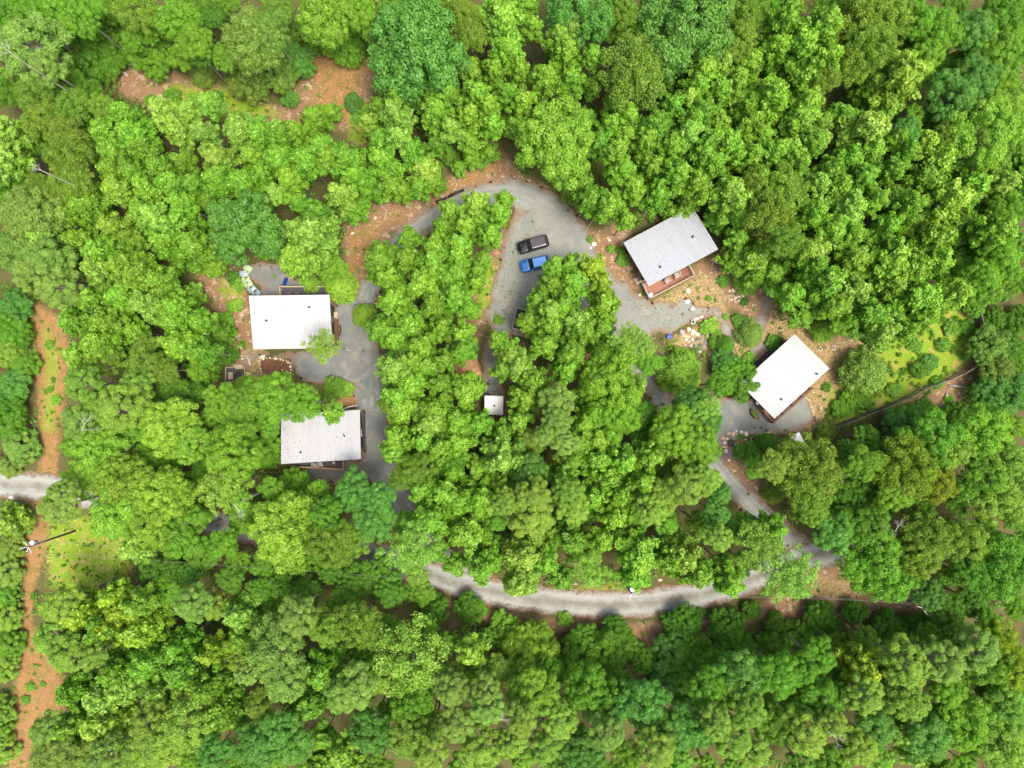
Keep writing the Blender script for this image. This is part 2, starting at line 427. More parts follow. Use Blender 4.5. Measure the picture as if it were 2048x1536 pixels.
# ------------------------------------------------------------------ gravel sheets
def sheet(name, field, bounds, cell, z, mat, weedy=None, damp=None):
    (x0, y0), (x1, y1) = g([bounds[0]])[0], g([bounds[1]])[0]
    xs = np.arange(min(x0, x1), max(x0, x1) + cell, cell); ys = np.arange(min(y0, y1), max(y0, y1) + cell, cell)
    X, Y = np.meshgrid(xs, ys); P = np.stack([X, Y], -1)
    s, mid = field(P)
    e = 0.05
    gx = (field(P + np.array([e, 0]))[0] - s) / e; gy = (field(P + np.array([0, e]))[0] - s) / e
    L = np.maximum(np.hypot(gx, gy), 0.4)
    push = np.where(s > 0, np.minimum(s, cell * 1.5), 0)
    Pn = P - np.stack([gx, gy], -1) / L[..., None] * push[..., None] / L[..., None]
    nx, ny = len(xs), len(ys); idx = np.arange(nx * ny).reshape(ny, nx)
    Q = np.stack([idx[:-1, :-1], idx[:-1, 1:], idx[1:, 1:], idx[1:, :-1]], -1).reshape(-1, 4)
    keep = (s.ravel()[Q] < 0).any(1); Q = Q[keep]
    used, inv = np.unique(Q, return_inverse=True); Q = inv.reshape(-1, 4)
    V = np.stack([Pn[..., 0].ravel(), Pn[..., 1].ravel(), np.full(nx * ny, z)], -1)[used]
    A = {'edge': np.clip(-s / 1.3, 0, 1).ravel()[used], 'mid': np.clip(mid, 0, 1).ravel()[used],
         'weedy': (zone(P, weedy, 3.0) if weedy else np.zeros(P.shape[:-1])).ravel()[used],
         'damp': (zone(P, damp, 8.0) if damp else np.zeros(P.shape[:-1])).ravel()[used]}
    return link(name, np_mesh(name, V, Q, mat, A))
MPX = S0
LOOP = smooth_line(g([(1150,500),(1110,445),(1060,398),(1000,386),(940,398),(885,422),(835,455),(795,490),(762,540),(733,590),(722,640),(728,700),(740,770),(748,850),(770,930),(800,1000),(840,1070),(890,1120),(925,1150)]))
LOOPW = np.interp(np.linspace(0, 1, len(LOOP)), np.linspace(0, 1, 19), [46,42,34,27,24,22,22,22,22,24,28,33,34,34,34,30,26,24,24]) * MPX
EAST = smooth_line(g([(1230,600),(1262,670),(1285,735),(1320,790),(1365,850),(1410,905),(1455,960),(1505,1015),(1555,1060),(1610,1100)]))
SPUR = smooth_line(g([(1040,590),(1012,640),(992,700),(985,760),(986,790)]))
P_PARK = g([(1010,470),(1040,420),(1090,400),(1140,440),(1190,510),(1235,560),(1262,610),(1275,680),(1230,700),(1140,650),(1060,640),(1020,670),(985,665),(972,630),(985,570),(1000,510)])
P_PAD1 = g([(505,700),(560,712),(600,700),(660,700),(640,660),(640,600),(700,590),(745,600),(750,720),(745,800),(716,800),(705,770),(650,768),(600,765),(590,735),(575,715),(520,712)])
P_PAD4 = g([(722,800),(770,830),(800,960),(820,1010),(770,980),(740,965),(690,965),(580,960),(585,925),(720,925)])
P_SEAT = g([(486,550),(498,530),(560,524),(585,555),(640,575),(640,600),(500,600),(520,575)])
P_NE = g([(1230,570),(1262,580),(1300,602),(1345,608),(1372,590),(1392,608),(1430,614),(1445,630),(1400,632),(1385,648),(1340,668),(1310,662),(1290,690),(1255,690)])
P_H3 = g([(1425,800),(1500,785),(1560,820),(1612,782),(1630,835),(1600,868),(1520,866),(1490,876),(1450,885),(1445,905),(1500,890),(1520,930),(1440,920),(1425,880)])
P_W1 = g([(478,712),(496,700),(505,698),(512,712),(500,735),(480,735)])
def f_drive(P):
    Pw = P
    a, mid = stroke_sdf(P, LOOP, LOOPW); b, mb = stroke_sdf(P, EAST, np.interp(np.linspace(0, 1, len(EAST)), [0, .2, .3, .45, 1], [40, 26, 22, 20, 24]) * MPX)
    c, mc = stroke_sdf(P, SPUR, np.full(len(SPUR), 22.0) * MPX)
    s = np.minimum(np.minimum(a, b), c); m = np.where(b < a, mb, np.clip(mid + 0.12, 0, 1))
    for pl in (P_PARK, P_PAD1, P_PAD4, P_SEAT, P_NE, P_H3, P_W1):
        q = poly_sdf(P, pl); s = np.minimum(s, q); m = np.where(q < -0.4, 1.0, m)
    return s + wob(P, 0.35, 0.9, 1.7), m
darker_z = [[(480,520),(600,520),(700,600),(760,600),(800,900),(830,1010),(900,1130),(600,980),(480,700)], [(940,690),(1030,690),(1010,830),(950,830)], [(1420,780),(1560,830),(1560,930),(1430,930)]]
weedy_z = [[(980,480),(1060,430),(1080,480),(1010,540),(1060,600),(1040,640),(960,720),(1010,830),(950,830),(960,600)], [(1240,560),(1300,610),(1400,620),(1350,670),(1260,620)], [(560,700),(640,700),(640,715),(560,718)], [(690,690),(730,640),(740,700),(700,725)]]
drive = sheet('gravel_drive', f_drive, ((460, 350), (1680, 1180)), 0.45, 0.02, M_DRIVE, weedy_z, darker_z)
tag(drive, kind='structure')
ROADC = smooth_line(g([(-160,960),(-60,962),(0,968),(60,972),(130,982),(250,1005),(400,1040),(560,1070),(700,1098),(800,1130),(900,1162),(1000,1186),(1100,1202),(1220,1210),(1340,1200),(1450,1176),(1540,1142),(1620,1113),(1720,1098),(1850,1090),(2000,1100),(2150,1120)]))
def f_road(P):
    a, m = stroke_sdf(P, ROADC, np.full(len(ROADC), 29.0) * MPX)
    return a + wob(P, 0.22, 0.9, 0.3), m
road = sheet('gravel_road', f_road, ((-110, 920), (2150, 1260)), 0.5, 0.034, M_ROAD)
tag(road, kind='structure')
PATHS = [smooth_line(g([(1430,622),(1450,650),(1458,690),(1470,718),(1482,735)])), smooth_line(g([(1535,600),(1528,625),(1520,650),(1512,680)])), smooth_line(g([(1478,735),(1500,712),(1525,690)]))]
def f_path(P):
    s = np.full(P.shape[:-1], 1e9)
    for l in PATHS: s = np.minimum(s, stroke_sdf(P, l, np.full(len(l), 11.0) * MPX)[0])
    return s + wob(P, 0.22, 1.3, 0.9), np.ones(P.shape[:-1])
path = sheet('garden_path', f_path, ((1410, 590), (1560, 760)), 0.35, 0.048, M_DRIVE)
tag(path, kind='structure')
# ------------------------------------------------------------------ crowns: leaf clouds over lobes, unit radius, base at z = 0
def leaf_cloud(C, R, n, ln, wd, up=0.5, jit=0.7, shell=(0.72, 1.08), zmin=-0.35, radial=0.0, seed=0, flat=1.0, age_pow=1.6, top=0.0, lobe=1.0):
    r = np.random.default_rng(seed)
    C = np.asarray(C, float); R = np.asarray(R, float)
    pr = R ** 2; pick = r.choice(len(C), n, p=pr / pr.sum())
    d = r.normal(size=(n, 3)); d /= np.linalg.norm(d, axis=1)[:, None]
    low = d[:, 2] < zmin; d[low, 2] *= -1
    sh = r.uniform(*shell, n) ** 1.0
    off = d * (R[pick] * sh)[:, None]; off[:, 2] *= flat
    p = C[pick] + off
    # outward direction of the whole crown keeps clumps readable
    nrm = d * lobe + np.array([0, 0, up]) + r.normal(size=(n, 3)) * jit; nrm /= np.linalg.norm(nrm, axis=1)[:, None]
    t = r.normal(size=(n, 3))
    if radial: t = t * (1 - radial) + d * radial * 2
    t -= (t * nrm).sum(1)[:, None] * nrm; t /= np.linalg.norm(t, axis=1)[:, None] + 1e-9
    b = np.cross(nrm, t)
    s = r.uniform(0.65, 1.35, n)[:, None]
    l2, w2 = t * ln * s / 2, b * wd * s / 2
    V = np.stack([p - l2, p + w2 * 0.9 - l2 * 0.15, p + l2, p - w2 * 0.9 + l2 * 0.1], 1).reshape(-1, 3)
    Q = np.arange(4 * n).reshape(n, 4)
    lobe_t = r.uniform(-0.26, 0.26, len(C))
    tint = np.clip(r.normal(0.5, 0.24, n) + lobe_t[pick], 0, 1)
    age_lit = np.clip((sh - shell[0]) / (shell[1] - shell[0]), 0, 1) ** age_pow * (r.random(n) < 0.45) * np.clip(d[:, 2] + 0.6, 0, 1)
    if top:  # paints top light onto the higher leaves, beyond the young tips
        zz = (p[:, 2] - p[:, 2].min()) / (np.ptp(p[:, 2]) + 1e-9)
        age_lit = np.clip(age_lit * (1 - top) + top * np.clip((zz - 0.45) / 0.5, 0, 1) ** 1.3 * r.uniform(0.3, 1.1, n) * np.clip(0.4 + age_lit * 2, 0, 1), 0, 1)
    return V, Q, np.repeat(tint, 4), np.repeat(age_lit, 4)
GA = PI * (3 - math.sqrt(5))
def lobes_tulip(r, h, n=34):
    """upright crown of ascending leafy branches, pointed tops"""
    C, R, limbs = [], [], []
    for i in range(n):
        t = (i + 0.5) / n; z = h * (0.08 + 0.86 * t)
        prof = (1 - t ** 1.9) ** 0.75 * min(1, (t + 0.12) * 3.2)
        a = i * GA + r.uniform(-.4, .4); L = prof * r.uniform(0.62, 1.08)
        rise = h * r.uniform(0.05, 0.12)
        for k in (0.45, 0.72, 1.0):
            C.append((math.cos(a) * L * k * 0.86, math.sin(a) * L * k * 0.86, z + rise * k * k * 1.6))
            R.append(r.uniform(0.11, 0.24) * (1.0 if k < 1 else 0.8) * (0.75 + 0.25 * prof))
        limbs.append(((0, 0, z - 0.08 * h), C[-1]))
    C.append((0, 0, h * 0.95)); R.append(0.16); C.append((0, 0, h * 0.8)); R.append(0.24)
    return C, R, limbs
def lobes_broad(r, h, nsub=10, nl=12, rs=0.36, rl=0.15, spread=0.66):
    """wide crown of cauliflower clumps on a few main boughs"""
    C, R, limbs = [], [], []
    subs = [(0, 0, h * 0.62, rs * 1.1)]
    for i in range(nsub):
        a = i * 2 * PI / nsub + r.uniform(-.35, .35); q = r.uniform(0.66, 1.2)
        lvl = 0.28 + 0.26 * (i % 3) / 2 + r.uniform(-.04, .04); rr = spread * q * (1.05 - 0.5 * max(0, lvl - 0.3))
        subs.append((math.cos(a) * rr, math.sin(a) * rr, h * lvl, rs * r.uniform(0.68, 1.15)))
    for sx, sy, sz, sr in subs:
        limbs.append(((0, 0, h * 0.05), (sx, sy, sz + sr * 0.3)))
        m = nl + (4 if sx == 0 else 0)
        for k in range(m):
            zz = 1 - 1.25 * (k + 0.5) / m; q = math.sqrt(max(0, 1 - zz * zz)); a = k * GA + r.uniform(-.5, .5)
            rr = sr * r.uniform(0.82, 1.12)
            C.append((sx + math.cos(a) * q * rr, sy + math.sin(a) * q * rr, sz + zz * rr * 0.9 + 0.1)); R.append(rl * r.uniform(0.75, 1.3))
    return C, R, limbs
def lobes_pine(r, h, n=70):
    C, R, limbs = [], [], []
    for i in range(n):
        t = (i + 0.5) / n; z = h * (0.12 + 0.82 * t); prof = (1 - (t - 0.25) ** 2 * 1.35) * r.uniform(0.35, 1.0) ** 0.5
        if t > 0.85: prof *= 0.6
        a = i * GA + r.uniform(-.5, .5)
        C.append((math.cos(a) * prof * 0.86, math.sin(a) * prof * 0.86, z)); R.append(r.uniform(0.12, 0.21))
        if i % 3 == 0: limbs.append(((0, 0, z - 0.05 * h), C[-1]))
    return C, R, limbs
def lobes_cedar(r, h, n=46):
    C, R, limbs = [], [], []
    for i in range(n):
        t = (i + 0.5) / n; z = h * (0.04 + 0.9 * t); prof = (1 - t ** 1.8) ** 0.6 * min(1, 0.65 + t * 2)
        a = i * GA; q = prof * r.uniform(0.7, 1.0)
        C.append((math.cos(a) * q * 0.84, math.sin(a) * q * 0.84, z)); R.append(r.uniform(0.17, 0.25))
        if i % 5 == 0: limbs.append(((0, 0, max(0, z - 0.1)), C[-1]))
    C.append((0, 0, h * 0.5)); R.append(0.6); return C, R, limbs
def lobes_shrub(r, h, n=14):
    C, R, limbs = [], [], []
    for i in range(n):
        a = i * GA; q = math.sqrt((i + .5) / n) * 0.72
        C.append((math.cos(a) * q, math.sin(a) * q, h * (0.72 - 0.42 * q) + r.uniform(-.08, .08))); R.append(r.uniform(0.2, 0.32))
        if i % 4 == 0: limbs.append(((0, 0, 0), C[-1]))
    return C, R, limbs
KINDS = {   # lobes, h ratio, leaf count, leaf length/width in crown radii, mesh seeds, material, leaf_cloud settings
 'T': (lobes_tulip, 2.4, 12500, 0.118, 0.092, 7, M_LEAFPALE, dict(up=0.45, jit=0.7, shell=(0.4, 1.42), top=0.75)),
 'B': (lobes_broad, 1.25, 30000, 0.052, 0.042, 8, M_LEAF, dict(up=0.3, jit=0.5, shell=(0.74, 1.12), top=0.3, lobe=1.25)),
 'O': (lambda r, h: lobes_broad(r, h, 8, 13, 0.44, 0.15, 0.58), 1.35, 28000, 0.052, 0.036, 4, M_LEAF, dict(up=0.3, jit=0.8, shell=(0.6, 1.15))),
 'P': (lobes_pine, 1.35, 22000, 0.085, 0.032, 4, M_NEEDLE, dict(up=0.45, jit=0.5, radial=0.5, shell=(0.5, 1.12))),
 'C': (lobes_cedar, 1.5, 13000, 0.095, 0.035, 3, M_NEEDLE, dict(up=0.2, jit=0.6, radial=0.6, shell=(0.6, 1.2))),
 'X': (lambda r, h: lobes_broad(r, h, 9, 9, 0.46, 0.14, 0.6), 1.5, 8500, 0.062, 0.05, 3, M_LEAFPALE, dict(up=0.4, jit=0.7, shell=(0.5, 1.3))),
 'S': (lobes_shrub, 0.9, 1100, 0.26, 0.20, 3, M_LEAF, dict(up=0.5, jit=0.7)),
}
def limb_mesh(name, limbs, r0, h, seed):
    r = random.Random(seed); mb = MB()
    for a, b in limbs:
        a, b = Vector(a), Vector(b); m = (a + b) / 2 + Vector((r.uniform(-.05, .05), r.uniform(-.05, .05), -0.04 * h))
        mb.tube([a, m, b], [r0, r0 * 0.6, r0 * 0.22], 4, cap=False)
    mb.tube([(0, 0, -0.02), (0.01, 0, h * 0.5), (0, 0.01, h * 0.9)], [r0 * 1.7, r0 * 1.2, r0 * 0.4], 6, cap=False)
    return mb.mesh(name, M_BARK)
PROTO = {}
for ki, (K, (fn, h, n, ln, wd, ns, mat, kw)) in enumerate(KINDS.items()):
    PROTO[K] = []
    for s in range(ns):
        r = random.Random(100 * ki + s)
        hh = h * r.uniform(0.9, 1.1)
        C, R, limbs = fn(r, hh)
        V, Q, tint, age_lit = leaf_cloud(C, R, n, ln, wd, seed=1000 * ki + s, **kw)
        k = 1.0 / np.percentile(np.hypot(V[:, 0], V[:, 1]), 97)
        V[:, :2] *= k
        V[:, 2] -= min(0, V[:, 2].min())
        cm = np_mesh('crown_' + K, V, Q, mat, {'tint': tint, 'age_lit': age_lit})
        lm = limb_mesh('limbs_' + K, limbs, {'T': .035, 'B': .032, 'O': .03, 'P': .03, 'C': .03, 'X': .03, 'S': .03}[K], hh, s)
        PROTO[K].append((cm, lm, float(V[:, 2].max())))
tm = MB().tube([(0, 0, -0.02), (0, 0, 0.04), (0.15, 0.1, 0.5), (0, 0, 1.0)], [1.35, 1.0, 0.82, 0.6], 8, cap=False)
TRUNK = tm.mesh('trunk', M_BARK, True)

PAL = dict(lime=(0.260, 0.435, 0.050), bright=(0.185, 0.370, 0.034), pale=(0.260, 0.435, 0.065), mid=(0.145, 0.325, 0.030),
           blue=(0.120, 0.300, 0.060), dark=(0.085, 0.225, 0.022), olive=(0.215, 0.335, 0.046), grey=(0.190, 0.290, 0.058),
           yellow=(0.29, 0.43, 0.034), tan=(0.225, 0.305, 0.048), ochre=(0.26, 0.335, 0.034))
_b = np.array(PAL["bright"])
PAL = {k: tuple((np.array(v) * 0.78 + _b * 0.22) * np.array((0.90, 1.0, 0.9))) for k, v in PAL.items()}
CAT = """
T lime: 1010 60 45 1000 20 38 1117 85 30 1790 165 52 1802 130 32 239 379 32 239 458 36 666 825 22 899 420 25 1471 164 28 1594 246 40 1840 290 32 1861 328 40 1874 410 45 1895 589 34 160 712 28 284 1202 32 453 1000 1 1461 396 38 1461 375 22 1840 145 20 640 1060 1 219 1438 42 685 1500 30 1821 1507 25 1020 110 30
T bright: 260 239 35 273 273 38 219 267 30 564 273 32 595 267 28 632 239 30 663 226 20 649 301 35 290 301 30 232 342 32 273 349 32 321 335 30 373 328 25 301 383 30 352 376 34 396 369 28 489 369 35 581 359 32 564 325 35 666 325 35 615 325 35 103 417 25 144 430 28 188 420 35 294 427 35 369 410 30 171 485 35 205 506 35 342 489 35 393 495 38 256 534 42 290 558 40 325 561 30 369 520 32 427 527 32 191 602 40 171 643 40 225 647 45 256 592 38 355 613 30 359 643 38 403 643 28 376 691 45 403 746 32 205 691 34 523 273 30 700 325 34 714 359 32 704 420 32 741 376 32 765 325 34 782 369 32 806 386 25 841 376 28 871 369 22 919 335 18 946 318 22 977 307 22 984 253 26 793 198 26 871 226 30 953 191 30 940 240 32 975 215 28 1015 191 30 1008 113 35 988 147 30 1131 116 38 1090 161 34 1141 164 30 1186 113 22 1066 58 22 1040 150 28 1045 205 26 900 205 34 870 200 30 1220 250 28 1255 235 30 1288 285 35 1230 310 30 1240 350 35 1265 380 30 1215 415 35 1250 440 22 1300 340 35 1310 395 34 1340 300 38 1390 185 30 1430 185 34 1380 250 34 1430 255 32 1400 315 35 1350 355 35 1392 370 30 1368 412 26 1340 425 18 1406 147 32 1533 205 42 1608 212 36 1423 285 30 1491 256 34 1455 290 34 1427 330 30 1782 284 28 1806 308 26 1690 325 35 1574 308 34 1587 335 30 1656 342 30 1669 376 32 1502 314 28 1540 310 30 1844 362 30 1775 345 28 1929 376 40 1744 403 26 1802 417 34 1656 461 36 1772 451 28 1775 502 34 1854 478 45 1963 472 48 1502 520 45 1545 545 35 1468 520 28 1621 540 30 1642 568 42 1758 531 42 1772 568 34 1820 534 35 1861 527 38 1826 596 42 1844 630 32 1734 630 40 1656 613 32 1809 664 26 1600 505 28 1700 520 34 1690 470 30 1580 590 26 1433 437 28 1620 430 30 1720 355 30 1730 310 34 1620 290 26 1510 360 26 1590 110 50 1630 75 45 1560 60 38 1640 130 36 1545 110 34 1600 160 36
T pale: 335 232 34 362 267 30 383 226 22 424 212 26 410 270 30 437 318 30 489 267 42 554 390 22 684 393 32 632 478 50 600 465 30 328 444 40 113 485 45 205 540 40 308 613 40 738 246 20 793 239 38 800 275 26 902 260 26 851 342 35 1001 58 34 1141 62 25 1440 133 26 1368 212 30 1368 280 35 1635 280 22 1717 273 48 1751 263 25 1632 369 28 1997 369 32 1683 427 42 1621 506 34 1690 585 38 1758 664 38 953 410 30 793 739 38 864 842 40 1151 643 42 1102 622 28 1022 712 32 1039 732 35 1008 910 50 291 1085 42 620 1 1 212 1387 35 260 1366 38 325 1383 40 493 1219 42 1362 1106 42 1050 1102 46 1040 1157 38 17 273 45 17 325 40 1860 560 1
T mid: 410 705 28 444 362 38 239 308 34 1400 230 30 1345 222 30 1310 250 28 1500 410 1 219 1250 40 370 1284 36 305 1318 38 377 1335 45 240 1335 36 158 1376 34 421 1366 38 455 1414 42 158 1438 38 164 1483 20 651 1335 40 634 1397 40 1195 290 26 1180 400 30 1480 440 1 1560 470 1
T yellow: 182 1222 42 164 1257 35 219 1250 38 205 1284 35 233 1188 30 291 1257 45 431 1298 32 1182 538 30 1718 1332 42 1200 565 26 255 1215 26
T bright: 765 527 38 783 561 40 817 520 34 871 531 42 851 568 38 916 544 36 919 514 30 967 520 18 953 568 22 912 596 36 871 609 35 793 602 35 765 660 32 823 650 38 793 678 38 844 691 38 885 657 28 926 671 30 926 702 28 892 719 25 823 766 36 800 790 38 885 766 28 933 780 36 810 814 35 871 818 36 916 842 36 960 845 28 793 825 25 796 869 34 851 876 38 919 883 35 793 900 32 885 893 35 885 455 22 933 458 32 981 472 26 817 478 25 919 492 30 868 496 32 765 506 28 998 427 26 1008 400 20 860 730 30 940 620 22 830 720 28 955 540 20 900 560 30
T bright: 1108 532 22 1141 534 30 1104 568 30 1148 568 38 1206 609 36 1100 647 34 1124 616 32 1168 660 30 1203 655 30 1090 690 30 1016 696 26 994 678 20 1005 739 24 1066 763 35 1049 794 34 1131 739 34 1141 705 30 1169 845 32 1193 876 36 1141 917 32 1193 917 38 1213 951 34 1124 954 32 1158 885 30 1244 920 38 892 978 42 919 1000 38 967 989 36 844 978 30 868 1030 44 937 1055 52 971 1123 40 1091 1123 32 1228 1030 35 1204 1078 28 1142 1078 35 1269 1147 36 1341 1113 40 1392 1137 38 1458 1164 32 1543 1052 30 1186 989 34 1240 985 40 1278 961 44 1295 910 38 1000 965 30
T lime: 1272 1106 46 944 1301 32 1666 1294 34 1790 1459 28 1040 838 26 30 1041 34 598 520 42 1330 870 34 1060 945 1
B lime: 649 25 66 655 80 36 705 45 34 330 850 62 380 880 46 200 905 58 165 955 46 250 965 62 330 985 60 232 1030 56 300 1050 52 188 870 40 565 1061 78 1050 1301 70 1009 1250 30 1063 1380 52 1970 265 70 2015 210 48 1110 285 88
B bright: 547 792 50 598 806 46 506 785 30 446 803 38 390 85 38 359 41 48 308 113 46 113 20 40 461 905 60 530 900 44 590 975 44 697 105 32 715 20 40 1220 760 70 1227 825 58 1346 859 50 1389 886 54 1382 940 36 1880 60 46 1850 115 42 1840 40 40 1997 527 48 1963 568 46 1870 1 1 1963 961 58 1970 859 60 1821 1200 1 1896 1383 40 1930 1445 58 478 860 40
B mid: 60 40 46 164 31 45 212 68 50 191 130 42 20 20 35 370 1072 54 445 1089 30 651 1030 40 1159 1284 38 1214 1301 54 1176 1380 58 1241 1277 30 1289 1318 30 1135 1328 30 827 1407 50 1382 1311 50 1468 1294 40 1553 1301 42 1560 1352 45 1416 1380 45 1629 1318 45 1639 1397 50 1553 1448 45 1666 1520 42 1752 1130 72 1742 1055 45 1690 1044 38 1793 1161 40 1999 1130 72 1947 1147 40 1861 876 58 2010 30 48 2005 105 56 1985 1340 48 1255 1517 35 20 664 40 20 842 40 1730 925 36 2014 417 40 1040 1040 1 1485 767 38 1461 739 32 1441 770 26 1950 620 20 700 1240 1
B blue: 838 95 105 1152 22 76 1370 55 98 1910 190 52 1950 60 46 485 454 78 748 1044 45 707 985 45 758 994 32 1279 1404 58 1348 1308 45 1331 1370 40 1485 1352 60 1375 1455 50 1159 1507 50 1348 1455 52 742 1462 50 428 1507 42 548 1465 50 514 1496 45 589 1489 45 1670 1070 40 1855 1188 32 1745 1455 48 1855 1472 50 1809 859 54 2014 790 50 1980 790 40 1955 150 46 595 120 36 1438 985 26 1430 1027 34 1382 808 38 1416 842 30 1063 941 36 1450 722 28 1810 262 28 30 773 36 27 613 35 581 198 20
B dark: 1296 872 36 1290 826 26 1281 835 28 902 930 32 1169 1020 30 1656 154 1 40 671 28 2014 691 40 20 800 35 714 1164 38 783 1181 36 868 1215 33 937 1215 30 1228 1257 28 1375 1243 36 1451 1250 36 1553 1250 25 1639 1233 33 1708 1222 28 1776 1250 35 1827 1257 40 1896 1222 35 1947 1202 38 610 1188 34 301 1140 25 343 1137 28 462 1157 30 1724 961 42 1700 1010 36 1690 900 24 342 773 35 380 790 30 420 740 26 640 1210 1 403 112 22 380 1145 26 520 1180 28 560 1170 26 1600 1270 30 1670 1262 26 1502 1222 20 1351 1250 28 424 34 24 1060 985 28 1105 985 26 1890 200 36 1860 250 30 1990 640 26 2035 640 30 420 945 34
B pale: 1882 903 1 1900 905 40 2014 927 52 1997 996 56 2016 1421 50 2016 1500 52 1468 1387 40
O olive: 273 20 45 137 79 40 165 120 36 219 143 28 205 212 30 147 205 38 130 267 35 85 239 45 89 171 40 68 191 34 137 308 50 147 362 45 109 393 35 75 372 28 920 30 44 940 72 38 1490 30 45 1480 82 38 1700 50 66 1740 90 56 1780 30 56 1700 120 44 1656 154 28 1560 376 58 1539 437 62 1570 478 42 1512 352 26 1895 273 32 714 1250 50 651 1257 40  485 808 34 1252 25 32 1862 1072 52 1845 1113 45 1930 1089 50 661 1089 50 830 937 42 803 955 30 769 808 20 205 725 35 700 1078 40 1628 1028 28 1560 579 30 1628 936 72 1652 866 24 1615 985 52 1785 383 22
O tan: 1265 150 78 294 719 44 328 739 28 521 1407 30
O ochre: 1820 944 70 1878 965 44
B bright: 1790 985 40
O yellow: 1999 1284 40 2036 1340 40
X pale: 824 1096 58 1183 1147 34 1581 1147 60 444 978 52 1240 690 30 1285 690 28 1415 820 30 646 690 34 835 1150 24
X olive: 827 1318 82 1519 1089 50 1550 935 34 1750 1394 1
X lime: 1085 1115 1 1262 672 24 480 1000 24
P grey: 51 85 66 85 130 36 44 427 62 34 495 58 85 517 48 110 575 42 68 544 44 120 985 30 113 1015 42 154 842 38 377 1212 40 592 1233 40 548 1301 66 562 1366 45 490 1352 25 678 1397 36 903 1380 35 971 1387 38 975 1421 40 1131 886 28 1889 1325 46 1964 1304 45 36 893 38 8 1140 34 103 1517 50 205 1517 45 86 1465 34 1114 801 36 1114 842 34 1100 869 30 1214 1472 40 916 1448 38 707 1380 48 17 935 24
P olive: 236 814 50 198 810 34 267 773 35 8 1232 32 360 1452 66 308 1500 56 291 1455 44 817 1483 45 858 1503 40 964 1500 48 1043 1441 35 1118 1445 38 1091 1500 35 1314 1507 40 1022 1490 34 1773 1298 40 1817 1332 48 1821 1404 50 1735 1394 42 1502 1428 38 1468 1483 40 1434 1448 35 1512 1507 38 1615 1472 45 1666 1448 30 1725 1500 38 1064 1037 46 1146 1020 34 1307 1020 34 1066 992 40 1138 989 34 1329 992 42 1011 1006 30 1382 972 44 1416 961 30 14 705 35 162 767 38 103 1277 40 113 1215 42 137 1308 42 178 1318 28 6 1335 30 2 1420 28 5 1500 30 1440 1078 28 548 1366 1
B grey: 1980 691 44 1997 746 40 506 79 64 495 147 52 547 147 48 540 60 46
C lime: 1360 745 46 730 632 25 680 572 34 622 568 18 1498 561 28 1649 657 28 485 772 20 740 655 1
C grey: 1731 746 46 403 147 26
C olive: 902 308 22 1160 370 42 1130 350 28 1170 330 24 1550 985 24
C dark: 1533 890 22 1450 690 20 1545 905 16
"""
LOOKS = {'lime': 'lime-green', 'bright': 'bright green', 'pale': 'pale-tipped green', 'mid': 'mid-green', 'blue': 'bluish green', 'dark': 'dark green',
         'olive': 'olive green', 'grey': 'greyish green', 'yellow': 'yellow-green', 'ochre': 'yellow-brown', 'tan': 'brownish olive'}
SPEC = {'T': ('tulip_tree', 'upright leafy tree', 'tree'), 'B': ('broadleaf_tree', 'broad clumpy tree', 'tree'), 'O': ('oak_tree', 'fine-leaved spreading tree', 'tree'),
        'P': ('pine_tree', 'soft tufted pine', 'tree'), 'C': ('cedar_tree', 'feathery rounded evergreen', 'tree'), 'X': ('thin_crowned_tree', 'thin see-through tree', 'tree'),
        'S': ('shrub', 'low leafy shrub', 'shrub'), 'U': ('understory_tree', 'low tree under others', 'tree')}
def dims(K, R, i):
    """(height of crown base, vertical stretch) for a crown radius R in metres"""
    j = random.Random(i * 7 + 3)
    hm = {'T': 2.4, 'B': 1.25, 'O': 1.35, 'P': 1.35, 'C': 1.5, 'X': 1.5, 'S': 0.9}[K] * R
    if K == 'T':
        H = 11.0 + R * 0.7 + j.uniform(-1.2, 1.2); st = min(1.4, (H - 3.0) / hm)
    elif K in 'BO': H = 11.0 + R * 0.75 + j.uniform(-1, 1); st = min(1.25, (H - 3.5) / hm)
    elif K == 'P': H = 15 + R * 0.5 + j.uniform(-1.5, 1.5); st = 1.25
    elif K == 'X': H = 12 + R * 0.5; st = 0.85
    elif K == 'C': H = hm * 1.1; st = 1.05
    else: H = hm; st = 1.0
    return max(0.1, H - hm * st), st, H
SHR = dict(T=0.93, B=0.98, O=0.98, P=0.96, C=1.0, X=1.03, S=1.0)
TREES = []      # (kind, colour, px, py, r_px, low)
for ln_ in CAT.strip().split('\n'):
    hd, nums = ln_.split(':'); K, colr = hd.split(); v = list(map(float, nums.split()))
    for i in range(0, len(v), 3):
        if v[i + 2] > 5: TREES.append((K, colr, v[i], v[i + 1], v[i + 2], colr == 'dark' and K == 'B'))
